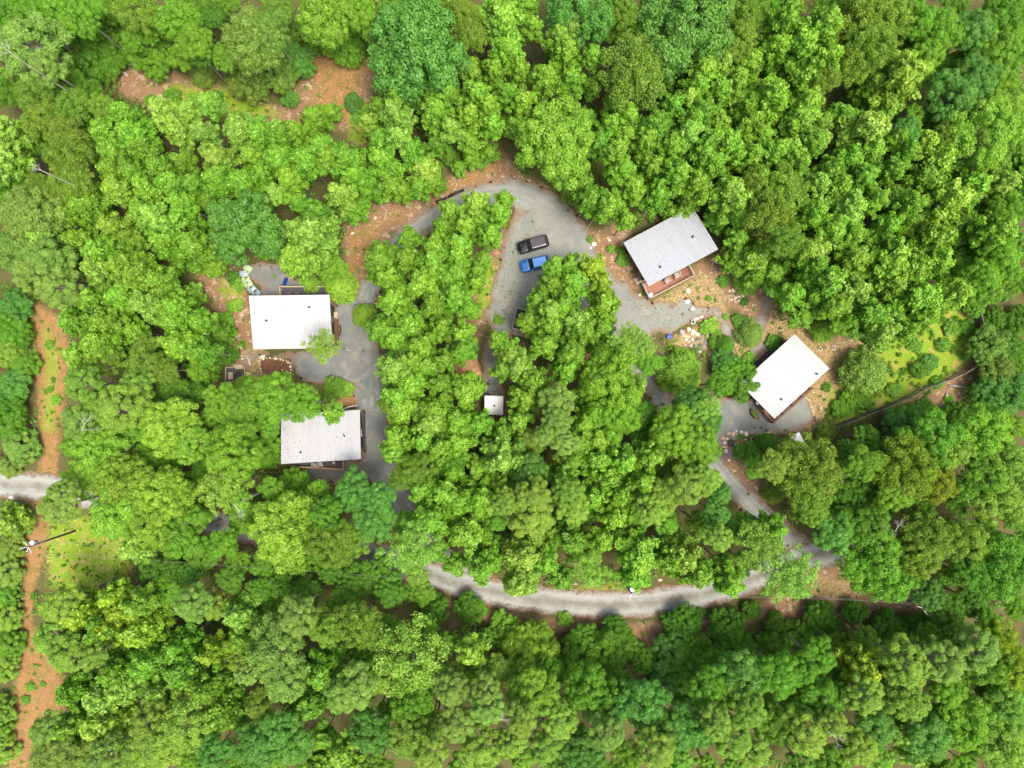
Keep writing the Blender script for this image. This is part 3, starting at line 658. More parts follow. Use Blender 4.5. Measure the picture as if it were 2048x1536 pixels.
# visible ground, roofs and roads where no further crown may stand (photo pixels)
OPEN = Z_RED + [Z_BROWN[0], Z_BROWN[1], Z_BROWN[4], [(950,520),(1010,460),(985,600),(960,680),(940,700)]] + [
 [(1005,470),(1030,385),(1075,372),(1130,415),(1200,470),(1245,465),(1390,410),(1440,500),(1500,570),(1540,640),(1690,690),(1700,740),(1660,850),(1600,870),(1440,890),(1440,830),(1500,800),(1380,690),(1290,700),(1240,650),(1200,540),(1130,515),(1070,530),(1050,620),(985,690),(960,660),(965,580)],
 [(940,690),(1000,680),(975,760),(1010,785),(1010,835),(965,835),(915,750),(910,725)],
 [(480,520),(545,525),(560,550),(600,570),(665,590),(745,590),(750,720),(765,800),(785,950),(840,1010),(790,1010),(740,960),(560,945),(560,870),(690,815),(700,765),(540,770),(450,760),(455,730),(500,700),(410,590),(390,545)],
 [(1280,740),(1320,760),(1350,810),(1320,800)], [(1440,880),(1500,860),(1470,940),(1520,1000),(1510,1030),(1450,960)], [(1580,1070),(1620,1085),(1660,1120),(1640,1160),(1600,1110)],
 [(860,1150),(960,1150),(1060,1180),(1250,1180),(1400,1165),(1500,1150),(1640,1140),(1810,1190),(1810,1215),(1500,1240),(1310,1260),(1080,1240),(960,1220),(870,1185)],
 [(720,1090),(760,1095),(760,1110),(725,1115)], [(90,1020),(240,1030),(270,1130),(180,1160),(80,1180),(60,1100)], [(0,955),(150,955),(150,1000),(0,1000)],
 [(1660,790),(1690,700),(1880,650),(1930,590),(1975,640),(1960,760),(1880,830),(1700,850),(1650,850)],
]
rr_ = random.Random(5)
OPEN_NP = [np.array(o, float) for o in OPEN]
def in_open(x, y, r):
    pts = np.array([(x + r * math.cos(a), y + r * math.sin(a)) for a in np.linspace(0, 2 * PI, 9)] + [(x, y)])
    return any((poly_sdf(pts, o) < 0).sum() > 0 for o in OPEN_NP)
TA = np.array([(t[2], t[3], t[4]) for t in TREES])
NCAT = len(TREES); fill = []
for _ in range(9000):
    x, y = rr_.uniform(-5, 2053), rr_.uniform(-5, 1541); r = rr_.uniform(24, 36)
    d = np.hypot(TA[:, 0] - x, TA[:, 1] - y)
    if (d < 0.60 * TA[:, 2] + 0.60 * r).any() or in_open(x, y, r * 0.75): continue
    if any(math.hypot(a - x, b - y) < 0.8 * (r + c) for a, b, c in fill): continue
    fill.append((x, y, r)); k = int(np.argmin(d)); near = TREES[k]
    K = near[0] if near[0] in 'TBOP' else 'B'
    colr = {'lime': 'bright', 'pale': 'mid', 'bright': 'bright', 'mid': 'mid', 'blue': 'mid', 'dark': 'mid', 'olive': 'mid', 'grey': 'olive', 'yellow': 'bright', 'tan': 'olive', 'ochre': 'mid'}[near[1]]
    TREES.append((K, colr, x, y, r, True))
print('TREES', NCAT, len(TREES))

LAND = [('arc of pale chairs', 498, 560), ('roof by the pale chairs', 580, 645), ('leaf-strewn white roof', 640, 870), ('red-brown deck', 1340, 575), ('silvery roof', 1340, 495),
 ('tilted roof by the rockery', 1570, 755), ('little square shed', 988, 810), ('black car', 1066, 488), ('blue car', 1070, 528), ('dark ribbed platform', 1045, 642),
 ('drain pipe by the drive', 900, 390), ('pole over the meadow', 60, 1092), ('pole at the road bend', 1263, 1185), ('pole where the wires end', 1847, 1215), ('stone-edged garden bed', 553, 745),
 ('middle of the picket fence', 1830, 795), ('upper end of the fence', 1945, 600), ('brown clearing near the top', 640, 190), ('mouth of the drive', 900, 1140),
 ('lower road junction', 1610, 1100), ('upper red track', 95, 760), ('lower red track', 55, 1380), ('road crossing the red track', 90, 975), ('timber fire-pit frame', 470, 745),
 ('top of the drive loop', 960, 395), ('middle of the top edge', 1024, 0), ('top corner past the fence', 2048, 0), ('middle of the bottom edge', 1024, 1536), ('bottom corner past the road', 2048, 1536),
 ('bottom edge by the track', 300, 1536), ('top corner above the track', 0, 0), ('middle of the drive island', 850, 700), ('white shelter', 1600, 885), ('pipes in brown clearing', 1776, 1184),
 ('brownish dome near the top', 1265, 150), ('widest blue-green crown', 835, 95), ('big blue-green crown at top', 1370, 55), ('big lime dome by the drive', 1110, 285), ('olive crown in bright wood', 1550, 410),
 ('blue-green crown above the chairs', 485, 454), ('big grey-green crown', 515, 95), ('yellowish crown by the fence', 1830, 950), ('crown over the white shelter', 1615, 925), ('lime evergreen dome', 1360, 745),
 ('round crown below leaf-strewn roof', 565, 1061), ('speckled crown below the road', 827, 1318), ('brightest crown below the road', 1050, 1301), ('yellow-green crowns by the track', 190, 1240), ('yellow tree below the clearing', 1718, 1332),
 ('yellow-brown crown in the wood', 294, 719), ('dead tree over olive crowns', 98, 348), ('grey-green round pine', 548, 1301), ('middle of the bright wood', 1680, 400), ('far edge beside bright wood', 2048, 420), ('far edge below the fence', 2048, 1000),
 ('wood above the chairs', 300, 560), ('wood below the clearing', 480, 310), ('twin pines in the island', 1114, 820), ('thin tree at the junction', 1581, 1147), ('wood at three quarters top', 1700, 60)]
ORD = [('%s nearest' % w_).strip() for w_ in ('', 'second', 'third', 'fourth', 'fifth', 'sixth', 'seventh', 'eighth', 'ninth', 'tenth', 'eleventh', 'twelfth', 'thirteenth', 'fourteenth')]
def name_all(items):
    """items: (look, x, y) -> labels that each single out one"""
    out = []
    byl = {}
    for i, (lk, x, y) in enumerate(items): byl.setdefault(lk, []).append(i)
    for i, (lk, x, y) in enumerate(items):
        best = None
        for n, lx, ly in LAND:
            d = math.hypot(x - lx, y - ly)
            rank = sum(1 for j in byl[lk] if (math.hypot(items[j][1] - lx, items[j][2] - ly), j) < (d, i))
            if rank > 11: continue
            sc = d / 120 + rank * 0.9
            if best is None or sc < best[0]: best = (sc, rank, n)
        if best is None: best = (0, 13, min(LAND, key=lambda l: math.hypot(x - l[1], y - l[2]))[0])
        out.append('%s, %s to the %s' % (lk, ORD[best[1]], best[2]))
    return out
def looks(t):
    K, colr, x, y, r, low = t
    if low: return '%s %s understory tree' % ('narrow' if r < 27 else 'wide' if r > 32 else 'middling', LOOKS[colr])
    size = {'T': 36, 'B': 48, 'O': 44, 'P': 40, 'C': 30, 'X': 40}[K]
    return '%s %s %s' % ('large' if r > size * 1.12 else 'small' if r < size * 0.8 else 'medium', LOOKS[colr], SPEC[K][1])
labels = name_all([(looks(t), t[2], t[3]) for t in TREES])
GROUPS = {'tulip_tree': 'upright leafy trees of the wood', 'broadleaf_tree': 'broad clumpy trees of the wood', 'oak_tree': 'fine-leaved trees of the wood', 'pine_tree': 'pines of the wood',
          'cedar_tree': 'rounded evergreens', 'thin_crowned_tree': 'thin-crowned trees', 'understory_tree': 'low trees under the canopy'}
for i, (K, colr, px, py, rpx, low) in enumerate(TREES):
    j = random.Random(i)
    R = rpx * (HCAM - 11) / FPX * SHR[K] * (1.1 if K == 'T' and px > 1350 and py < 620 else 1.0)
    z0, st, H = dims(K, R, i)
    if low:
        H = 8.2 + j.uniform(-1, 1.5); hm = {'T': 2.4, 'B': 1.25, 'O': 1.35, 'P': 1.35}[K] * R; st = min(1, (H - 0.6) / hm); z0 = max(0.3, H - hm * st)
    cm, lm, ch = PROTO[K][j.randrange(len(PROTO[K]))]
    # trees at the rim of open ground keep their leaves down to the ground
    zt_ = z0 + 0.58 * (H - z0); q = (HCAM - zt_) / HCAM
    rim = [(1024 + (px - 1024) * (1 - t + t * q), 768 + (py - 768) * (1 - t + t * q)) for t in (1.0, 0.7, 0.4)]
    if K in 'TBOP' and math.hypot(px - 1024, py - 768) > 420 and any(in_open(x_, y_, 4) for x_, y_ in rim):
        z0 = 0.3; H = z0 + {'T': 2.4, 'B': 1.25, 'O': 1.35, 'P': 1.35}[K] * R * 1.05; st = (H - z0) / ({'T': 2.4, 'B': 1.25, 'O': 1.35, 'P': 1.35}[K] * R)
    zc = z0 + 0.58 * (H - z0)
    R = rpx * (HCAM - zc) / FPX * SHR[K] * (1.1 if K == 'T' and px > 1350 and py < 620 else 1.0)
    b = at(px, py, zc)
    nm = SPEC['U'][0] if low else SPEC[K][0]
    root = empty(nm, (b.x, b.y, 0), j.uniform(0, 2 * PI))
    tag(root, labels[i], SPEC[K][2], GROUPS[nm])
    c = np.array(PAL[colr]) * j.uniform(0.88, 1.14); c[0] *= j.uniform(0.9, 1.12)
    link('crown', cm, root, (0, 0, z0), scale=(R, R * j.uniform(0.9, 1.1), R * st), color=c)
    if K == 'P' or K == 'X' or rpx > 30: link('limbs', lm, root, (0, 0, z0), scale=(R, R, R * st))
    tr = 0.07 + 0.028 * R if K != 'P' else 0.13 + 0.022 * R
    link('trunk', TRUNK, root, (0, 0, 0), scale=(tr, tr, z0 + 0.45 * (H - z0)))
# ------------------------------------------------------------------ cabins
def frame_from(ll, lr, hr, hl, zl, zh):
    """photo corners of a mono-pitch roof (low edge, high edge) -> centre, turn, length, depth"""
    A, B, C_, D_ = at(*ll, zl), at(*lr, zl), at(*hr, zh), at(*hl, zh)
    lo, hi = (A + B) / 2, (C_ + D_) / 2
    L = ((B - A).xy.length + (C_ - D_).xy.length) / 2
    y = (hi - lo).xy.normalized(); D = (hi - lo).xy.length
    x = Vector((y.y, -y.x)); c = (lo + hi) / 2
    if x.dot((B - A).xy) < 0: x = -x
    ang = math.atan2(x.y, x.x); flip = 1 if (Vector((-x.y, x.x)).dot(y) > 0) else -1
    return Vector((c.x, c.y, 0)), ang, L, D, flip
PANEL = {}
def roof_panel_mesh(w_, d_, ribs):
    """one ribbed metal sheet: w_ across, d_ down the slope, ribs standing 35 mm proud"""
    key = (round(w_, 3), round(d_, 3), ribs)
    if key in PANEL: return PANEL[key]
    prof = []; p = w_ / ribs
    for k in range(ribs):
        x = -w_ / 2 + k * p
        prof += [(x, 0), (x + p * 0.60, 0), (x + p * 0.70, 0.07), (x + p * 0.88, 0.07)]
    prof.append((w_ / 2 - 0.002, 0.0)); n = len(prof)
    vs = []
    for y in (-d_ / 2, d_ / 2):
        vs += [(x, y, z) for x, z in prof]
    vs += [(x, y, z - 0.03) for y in (-d_ / 2, d_ / 2) for x, z in prof]
    fs = [(i, i + 1, i + 1 + n, i + n) for i in range(n - 1)] + [(i + 1 + 2 * n, i + 2 * n, i + 3 * n, i + 1 + 3 * n) for i in range(n - 1)]
    fs += [(i + 1, i, i + 2 * n, i + 1 + 2 * n) for i in range(n - 1)] + [(i + n, i + n + 1, i + 3 * n + 1, i + 3 * n) for i in range(n - 1)]
    me = bpy.data.meshes.new('roof_panel'); me.from_pydata(vs, [], fs); me.materials.append(M_ROOF); me.update(); PANEL[key] = me; return me
def window(root, c, wd, ht, face, rz=0):
    """face: unit outward direction in house coordinates"""
    f = Vector(face); a = math.atan2(f.y, f.x) - PI / 2
    u = Vector((math.cos(a), math.sin(a), 0))
    fr = MB(); c = Vector(c)
    for s in (-1, 1):
        fr.box(c + u * s * wd / 2 + f * 0.02, (0.08, 0.09, ht + 0.08), a); fr.box(c + Vector((0, 0, s * ht / 2)) + f * 0.02, (wd - 0.08, 0.085, 0.08), a)
    fr.box(c + f * 0.02, (0.05, 0.08, ht - 0.08), a)
    o = fr.build('window', M_GREYMETAL, root)
    MB().box(c + f * 0.012, (wd - 0.09, 0.03, ht - 0.09), a).build('pane', M_GLASS, o); return o
def cabin(name, label, corners, zl, zh, npan, roofcol, wallmat, over=(0.35, 0.35, 0.5, 1.2), group='white-roofed rental cabins', floor=0.45):
    c, ang, L, D, fl = frame_from(*corners, zl, zh)
    root = tag(empty(name, c, ang), label, 'cabin', group)
    rise = zh - zl; sl = math.atan2(rise, D); Ds = math.hypot(D, rise)
    rot = Matrix.Rotation(sl * fl, 4, 'X')
    zm = (zl + zh) / 2
    j = random.Random(name + label)
    # walls: a prism under the slope
    x0, x1 = -L / 2 + over[0], L / 2 - over[1]; y0, y1 = (-D / 2 + over[2]) * fl, (D / 2 - over[3]) * fl
    def zr(y): return zm + rise * (y * fl) / D - 0.10
    mb = MB(); v = []
    for x in (x0, x1):
        v += [(x, y0, 0.0), (x, y1, 0.0), (x, y1, zr(y1)), (x, y0, zr(y0))]
    mb.add(v, [(0, 1, 2, 3), (4, 7, 6, 5), (0, 3, 7, 4), (1, 5, 6, 2), (3, 2, 6, 7), (0, 4, 5, 1)])
    mb.build('wall', wallmat, root)
    # vertical battens on the walls
    bt = MB(); nb = int((x1 - x0) / 0.6)
    for k in range(nb + 1):
        x = x0 + (x1 - x0) * k / nb
        for y in (y0, y1): bt.box((x, y + 0.02 * (1 if y == max(y0, y1) else -1), zr(y) / 2), (0.05, 0.04, zr(y) - 0.04))
    o = bt.build('batten', wallmat, root); o['kind'] = 'stuff'
    roof = MB().box((0, 0, -0.09), (L - 0.08, Ds - 0.08, 0.10)).build('roof', M_GREYWOOD, root)
    roof.location = (0, 0, zm); roof.rotation_euler = rot.to_euler()
    pm = roof_panel_mesh(L / npan, Ds, 3)
    for k in range(npan):
        t = j.uniform(0.965, 1.02)
        link('roof_panel', pm, roof, (-L / 2 + (k + 0.5) * L / npan, 0, 0.0), color=[q * t for q in roofcol])
    tr = MB()
    for s in (-1, 1):
        tr.box((s * (L / 2 + 0.02), 0, -0.04), (0.045, Ds + 0.06, 0.20)); tr.box((0, s * (Ds / 2 + 0.02), -0.05), (L, 0.035, 0.17))
    tr.build('trim_board', simple('roof_trim', (.50, .50, .49), .5, .06), roof)
    return root, roof, L, D, fl, zr, (x0, x1, y0, y1)
def to_local(root, p):
    return Matrix.Rotation(-root.rotation_euler.z, 4, 'Z') @ (Vector(p) - root.location)
def vent(root, roof, px, py, zm):
    p = to_local(root, at(px, py, zm)); R = roof.rotation_euler.to_matrix()
    q = R.inverted() @ (p - roof.location)
    MB().disc((q.x, q.y, 0.0), 0.16, 0.05, 10).tube([(q.x, q.y, 0.03), (q.x, q.y, 0.38)], 0.07, 8).disc((q.x, q.y, 0.36), 0.12, 0.06, 10).build('vent_pipe', M_DARK, roof)
def deck(root, pts_px, z, mat, railmat, rails, along, railz=0.95, top=0.10, balust=True, group=None, boards=0.145):
    """pts_px: four photo corners of the railing line (walk order); rails: which edges carry a rail"""
    P4 = [to_local(root, at(x, y, z + railz)) for x, y in pts_px]
    P4 = [Vector((p.x, p.y, 0)) for p in P4]
    a, b = P4[along], P4[(along + 1) % 4]; c, d = P4[(along + 2) % 4], P4[(along + 3) % 4]
    n = max(2, int((d - a).length / boards)); mb = MB()
    for k in range(n):
        t = (k + 0.5) / n; p, q = a.lerp(d, t), b.lerp(c, t)
        mb.bar(p + Vector((0, 0, z - 0.02)), q + Vector((0, 0, z - 0.02)), (d - a).length / n - 0.012, 0.035)
    o = mb.build('deck_boards', mat, root); o['kind'] = 'stuff'
    sk = MB()
    for k in range(4):
        p, q = P4[k], P4[(k + 1) % 4]
        sk.bar(p + Vector((0, 0, z - 0.18)), q + Vector((0, 0, z - 0.18)), 0.05, 0.24)
    for p in P4: sk.box((p.x, p.y, (z - 0.2) / 2), (0.14, 0.14, z - 0.2))
    sk.build('deck_frame', M_GREYWOOD, root)
    if rails:
        r = MB(); bl = MB()
        for k in rails:
            p, q = P4[k], P4[(k + 1) % 4]; m = max(1, round((q - p).length / 1.8))
            r.bar(p + Vector((0, 0, z + railz)), q + Vector((0, 0, z + railz)), top + 0.04, 0.04)
            r.bar(p + Vector((0, 0, z + 0.12)), q + Vector((0, 0, z + 0.12)), 0.05, 0.06)
            for i in range(m + 1): v = p.lerp(q, i / m); r.box((v.x, v.y, z + railz / 2 - 0.02), (0.10, 0.10, railz - 0.02))
            nb = int((q - p).length / 0.14)
            for i in range(1, nb): v = p.lerp(q, i / nb); bl.box((v.x, v.y, z + railz / 2), (0.03, 0.03, railz - 0.2))
        rail = r.build('railing', railmat, root)
        if balust and bl.v: q = bl.build('baluster', railmat, rail); q['kind'] = 'stuff'
    return P4
def step_pad(root, pts_px, z, mat, name='landing'):
    P4 = [to_local(root, at(x, y, z)) for x, y in pts_px]; mb = MB()
    a, b, c, d = [Vector((p.x, p.y, z - 0.02)) for p in P4]
    n = max(3, int((d - a).length / 0.15))
    for k in range(n):
        t = (k + .5) / n; mb.bar(a.lerp(d, t), b.lerp(c, t), (d - a).length / n - 0.012, 0.04)
    for p in (a, b, c, d): mb.box((p.x, p.y, z / 2 - 0.02), (0.1, 0.1, z - 0.05))
    return mb.build(name, mat, root)
def door(root, c, face, mat=M_GREYWOOD):
    f = Vector(face); a = math.atan2(f.y, f.x) - PI / 2
    o = MB().box(Vector(c) + f * 0.03, (0.92, 0.07, 2.05), a).build('door', mat, root)
    u = Vector((math.cos(a), math.sin(a), 0))
    MB().box(Vector(c) + f * 0.10 + u * 0.36, (0.05, 0.07, 0.14), a).build('handle', M_GREYMETAL, o)

WHITE1, BLUEW, DULLW = (0.41, 0.43, 0.44), (0.355, 0.38, 0.415), (0.40, 0.42, 0.44)  # BLUEW has a bluish reflection painted into the roof colour
# cabin with the arc of chairs
h1, r1, L, D, fl, zr, W = cabin('cabin', 'cabin under the bright white ribbed roof nearest the arc of pale chairs', ((508, 697), (664, 697), (659, 591), (498, 591)), 3.0, 4.4, 12, WHITE1, M_SIDING)
vent(h1, r1, 533, 641, 3.8); vent(h1, r1, 619, 614, 4.1)
deck(h1, ((559, 573), (661, 573), (664, 600), (561, 600)), 0.5, M_DECKGREY, M_TANWOOD, (0, 3), 0)
step_pad(h1, ((662, 624), (675, 624), (675, 636), (662, 636)), 0.45, M_TANWOOD)
ex = W[1] if True else 0
door(h1, (W[1], 0.6, 1.55), (1, 0, 0)); window(h1, (W[1], -2.2, 1.7), 1.1, 1.1, (1, 0, 0)); window(h1, (-1.5, W[2], 1.7), 1.6, 1.0, (0, -1, 0)); window(h1, (2.0, W[2], 1.7), 1.6, 1.0, (0, -1, 0))
window(h1, (0.5, W[3], 1.7), 2.0, 1.4, (0, 1, 0)); window(h1, (W[0], 0, 1.7), 1.1, 1.1, (-1, 0, 0))
deck(h1, ((664, 640), (673, 640), (675, 690), (666, 690)), 0.35, M_BROWNRAIL, M_BROWNRAIL, (1,), 1)
deck(h1, ((661, 590), (669, 596), (672, 612), (662, 612)), 0.45, M_BROWNRAIL, M_BROWNRAIL, (1,), 0)
# cabin with the red-brown deck
h2, r2, L, D, fl, zr, W = cabin('cabin', 'cabin whose silvery ribbed roof overlooks a red-brown deck', ((1384, 416), (1247, 483), (1297, 572), (1436, 498)), 3.1, 4.3, 12, BLUEW, M_SIDING)
vent(h2, r2, 1385, 475, 3.6); vent(h2, r2, 1320, 535, 3.9)
deck(h2, ((1300, 597), (1390, 550), (1379, 530), (1286, 566)), 0.6, M_DECKRED, M_GREYTAN, (0, 1, 3), 0)
deck(h2, ((1256, 500), (1262, 497), (1292, 553), (1280, 560)), 0.5, M_BROWNRAIL, M_BROWNRAIL, (3,), 0)
step_pad(h2, ((1266, 558), (1281, 551), (1289, 561), (1274, 570)), 0.5, M_TANWOOD)
for s in (-1, 1): window(h2, (s * 2.2, W[3], 1.7), 1.6, 1.3, (0, fl, 0))
window(h2, (0, W[2], 1.7), 1.4, 1.0, (0, -fl, 0)); window(h2, (W[0], 0, 1.7), 1.1, 1.1, (-1, 0, 0)); door(h2, (W[1], 1.5 * fl, 1.55), (1, 0, 0)); window(h2, (W[1], -1.2 * fl, 1.7), 1.1, 1.1, (1, 0, 0))
# cabin by the rock garden
h3, r3, L, D, fl, zr, W = cabin('cabin', 'cabin by the rock garden with a tilted pure white ribbed roof', ((1588, 669), (1481, 768), (1549, 837), (1658, 737)), 3.1, 4.3, 12, WHITE1, M_SIDING)
vent(h3, r3, 1631, 749, 3.7); vent(h3, r3, 1562, 799, 4.0)
deck(h3, ((1549, 846), (1627, 776), (1617, 766), (1536, 834)), 0.6, M_DECKRED, M_BROWNRAIL, (0,), 0)
deck(h3, ((1512, 806), (1549, 846), (1560, 836), (1522, 800)), 0.6, M_DECKRED, M_BROWNRAIL, (0,), 0)
deck(h3, ((1500, 742), (1545, 698), (1550, 704), (1505, 748)), 0.5, M_DECKGREY, M_DARK, (0,), 0)
step_pad(h3, ((1496, 803), (1506, 795), (1514, 803), (1503, 810)), 0.5, M_GREYTAN)
aw = to_local(h3, at(1515.5, 806, 2.7)); MB().box((aw.x, aw.y, 2.7), (0.42, 0.42, 0.06)).box((aw.x, aw.y, 2.55), (0.34, 0.34, 0.24)).build('awning_panel', M_WHITE, h3)  # small white awning panel projecting by the roof
lc = MB()
for q in ((1617, 775), (1600, 791), (1582, 808), (1562, 826)):
    p = to_local(h3, at(q[0] + 1, q[1] + 1, 1.5)); lc.box((p.x, p.y, 0.95), (0.14, 0.30, 1.9))
lc.build('post', M_SIDING, h3)
for s in (-1, 1): window(h3, (s * 2.2, W[3], 1.7), 1.6, 1.3, (0, fl, 0)); window(h3, (s * 2.4, W[2], 1.7), 1.2, 0.9, (0, -fl, 0))
door(h3, (W[1], 0.8, 1.55), (1, 0, 0)); window(h3, (W[0], 0.5, 1.7), 1.1, 1.1, (-1, 0, 0))
# leaf-strewn cabin
h4, r4, L, D, fl, zr, W = cabin('cabin', 'cabin half under tree crowns with fallen leaves on its white roof', ((719, 820), (563, 830), (563, 927), (721, 918)), 3.0, 4.3, 12, DULLW, M_SIDING)
vent(h4, r4, 689.5, 872, 3.6); vent(h4, r4, 602, 905, 4.1)
deck(h4, ((583, 933), (687, 939), (686, 918), (583, 920)), 0.5, M_DECKGREY, M_ORANGEWOOD, (0, 1), 0)
deck(h4, ((722, 822), (727, 824), (729, 905), (722, 905)), 0.35, M_DECKGREY, M_DARK, (1,), 1)
window(h4, (W[0], 0, 1.7), 1.1, 1.1, (-1, 0, 0)); window(h4, (0, W[3], 1.7), 2.0, 1.4, (0, fl, 0)); window(h4, (0, W[2], 1.7), 1.4, 1.0, (0, -fl, 0)); door(h4, (W[1] if W[1] > 0 else W[0], 1.0, 1.55), (1, 0, 0))
lv = MB(); R4 = r4.rotation_euler.to_matrix(); jj = random.Random(3)
for k in range(110):
    x = L / 2 - jj.random() ** 1.6 * L * 0.85 if True else 0
    p = to_local(h4, at(565 + jj.random() ** 1.7 * 140, 830 + jj.random() * 92, 3.7)); q = R4.inverted() @ (p - r4.location)
    s = jj.uniform(0.03, 0.10); lv.box((q.x, q.y, 0.045), (s * 1.8, s, 0.01), jj.uniform(0, 3))
o = lv.build('fallen_leaves', M_SOIL, r4); o['kind'] = 'stuff'
for hh, rr_f, L_, D_h, n_ in ((h1, r1, 11.0, 7.2, 14), (h2, r2, 10.6, 7.0, 50), (h3, r3, 10.6, 7.0, 16)):
    lv = MB()
    for k in range(n_):
        s = jj.uniform(0.02, 0.06); lv.box(((jj.random() ** (.6 if hh is h2 else 1) - .5) * L_ * .96 * (-1 if hh is h2 else 1), (jj.random() - .5) * D_h, .11), (s * 2, s, .01), jj.uniform(0, 3))
    o = lv.build('fallen_leaves', M_SOIL, rr_f); o['kind'] = 'stuff'
# shed
cs, rs_, L, D, fl, zr, W = cabin('shed', 'little square shed with a ribbed grey-white roof at the end of the spur', ((970, 829), (1005, 829), (1007, 792), (969, 792)), 2.3, 2.75, 3, (0.72, 0.73, 0.75), M_SIDING, over=(.2, .2, .2, .25), group=None)
cs['category'] = 'shed'
vent(cs, rs_, 988.5, 811, 2.5)
step_pad(cs, ((979, 784), (998, 784), (998, 793), (979, 793)), 0.25, M_TANWOOD)
door(cs, (0, W[3], 1.25), (0, 1, 0))
# dark ribbed platform with timber rails
pc = at(1050, 641, 1.6)
pf = tag(empty('rail_enclosure', (pc.x, pc.y, 0), math.radians(-13)), 'dark ribbed platform with tan timber rails, half under the leaves of the parking strip', 'platform')
mb = MB(); pw, pdp = 3.1, 3.0
for k in range(8): mb.box((-pw / 2 + 0.1 + (k + .5) * (pw - 0.2) / 8, 0, 1.15), ((pw - 0.2) / 8 - 0.06, pdp - 0.2, 0.05)); 
mb.build('platform_board', simple('dark_blue_board', (0.03, 0.034, 0.045), 0.6), pf)
MB().box((0, 0, 1.07), (pw - 0.1, pdp - 0.1, 0.1)).build('platform_base', M_DARK, pf)
rl = MB()
cor = [(-pw / 2, -pdp / 2), (pw / 2, -pdp / 2), (pw / 2, pdp / 2), (-pw / 2, pdp / 2)]
for k in range(4):
    a, b = cor[k], cor[(k + 1) % 4]
    for z_ in (1.65, 1.9): rl.bar((*a, z_), (*b, z_), 0.12, 0.06)
    for i in range(7):
        t = i / 6; rl.box((a[0] + (b[0] - a[0]) * t, a[1] + (b[1] - a[1]) * t, 1.5 if i % 6 else 0.95), (0.05, 0.05, 0.8) if i % 6 else (0.13, 0.13, 1.9))
rl.build('railing', M_GREYTAN, pf)
st = MB()
for k in range(3): st.box((0, -pdp / 2 - 0.18 - 0.24 * k, 0.9 - 0.28 * k), (2.6, 0.22, 0.06))
st.build('stair_tread', M_GREYTAN, pf)
# white shelter under the tree
sa = at(1598, 886, 2.5)
sh = tag(empty('shelter', (sa.x, sa.y, 0), math.atan2(-16.6, 9.5)), 'small white-roofed shelter almost hidden under a round tree crown', 'shelter')
MB().box((0, 0, 2.45), (2.7, 1.65, 0.06), taper=0.96).box((0, 0, 2.5), (2.5, 0.12, 0.05)).build('roof', M_WHITE, sh)
pp = MB()
for x in (-1.2, 1.2):
    for y in (-.7, .7): pp.box((x, y, 1.2), (0.1, 0.1, 2.4))
pp.build('post', M_GREYWOOD, sh)

# ------------------------------------------------------------------ chairs, tables, slide
def adirondack(col):
    r = empty('lawn_chair')
    m = MB()
    for k in range(5): m.box((-0.18 + k * 0.12, 0, 0.36 + 0.015 * k), (0.11, 0.52, 0.025), rot=Matrix.Rotation(-0.12, 3, 'Y'))
    m.build('seat', M_PAINT, r, color=col)
    m = MB()
    for k in range(5):
        y = (k - 2) * 0.115; hgt = 0.72 - 0.05 * abs(k - 2) ** 1.5
        m.bar((-0.22, y * 0.85, 0.34), (-0.22 - 0.32, y * 1.25, 0.34 + hgt), 0.10, 0.022)
    m.box((-0.42, 0, 0.72), (0.04, 0.58, 0.05)); m.build('backrest', M_PAINT, r, color=col)
    for s in (-1, 1):
        MB().box((0.0, s * 0.36, 0.58), (0.74, 0.14, 0.025)).build('arm', M_PAINT, r, color=col)
        MB().box((0.33, s * 0.30, 0.29), (0.10, 0.03, 0.56)).build('leg', M_PAINT, r, color=col)
        MB().bar((0.38, s * 0.28, 0.34), (-0.55, s * 0.28, 0.03), 0.03, 0.10).build('leg', M_PAINT, r, color=col)
    return r
GREENC, BLUEC, LIMEC = (0.44, 0.56, 0.34), (0.38, 0.47, 0.54), (0.40, 0.48, 0.18)
ac = [(498, 538.5, GREENC, -35, 'pale green lawn chair at the upper end of the arc, under the leaves'),
      (491, 549, BLUEC, -5, 'whitish blue lawn chair, second of the arc, between two pale green ones'),
      (494.7, 560, GREENC, 12, 'pale green lawn chair just below the whitish blue one in the arc'),
      (500, 569, GREENC, 25, 'pale green lawn chair beside the two blue-grey ones in the arc'),
      (506.3, 578, BLUEC, 35, 'blue-grey lawn chair between a green one and the last of the arc'),
      (514.7, 585.5, (0.28, 0.38, 0.44), 48, 'blue-grey lawn chair at the lower end of the arc, tucked by the roof edge')]
for x, y, c, a, lb in ac:
    o = adirondack(c); p = at(x, y, 0.5); o.location = (p.x, p.y, 0.02); o.rotation_euler = (0, 0, math.radians(a)); o.scale = (1.12,) * 3
    tag(o, lb, 'chair', 'lawn chairs round the gravel circle')
o = adirondack(LIMEC); p = at(497, 751.5, 0.5); o.location = (p.x, p.y, 0.0); o.rotation_euler = (0, 0, math.radians(168)); o.scale = (1.15,) * 3
tag(o, 'lime-green lawn chair beside the timber fire-pit frame', 'chair')
def deck_chair(col, mat=M_PAINT):
    r = empty('deck_chair')
    m = MB()
    for k in range(4): m.box((-0.2 + k * 0.13, 0, 0.42), (0.11, 0.56, 0.03))
    m.build('seat', mat, r, color=col)
    m = MB()
    for k in range(4): m.bar((-0.27, (k - 1.5) * 0.15, 0.42), (-0.42, (k - 1.5) * 0.15, 1.0), 0.13, 0.025)
    m.build('backrest', mat, r, color=col)
    for s in (-1, 1):
        MB().box((0, s * 0.33, 0.64), (0.62, 0.08, 0.03)).build('arm', mat, r, color=col)
        for x in (-0.28, 0.28): MB().box((x, s * 0.31, 0.31), (0.05, 0.05, 0.62)).build('leg', mat, r, color=col)
    return r
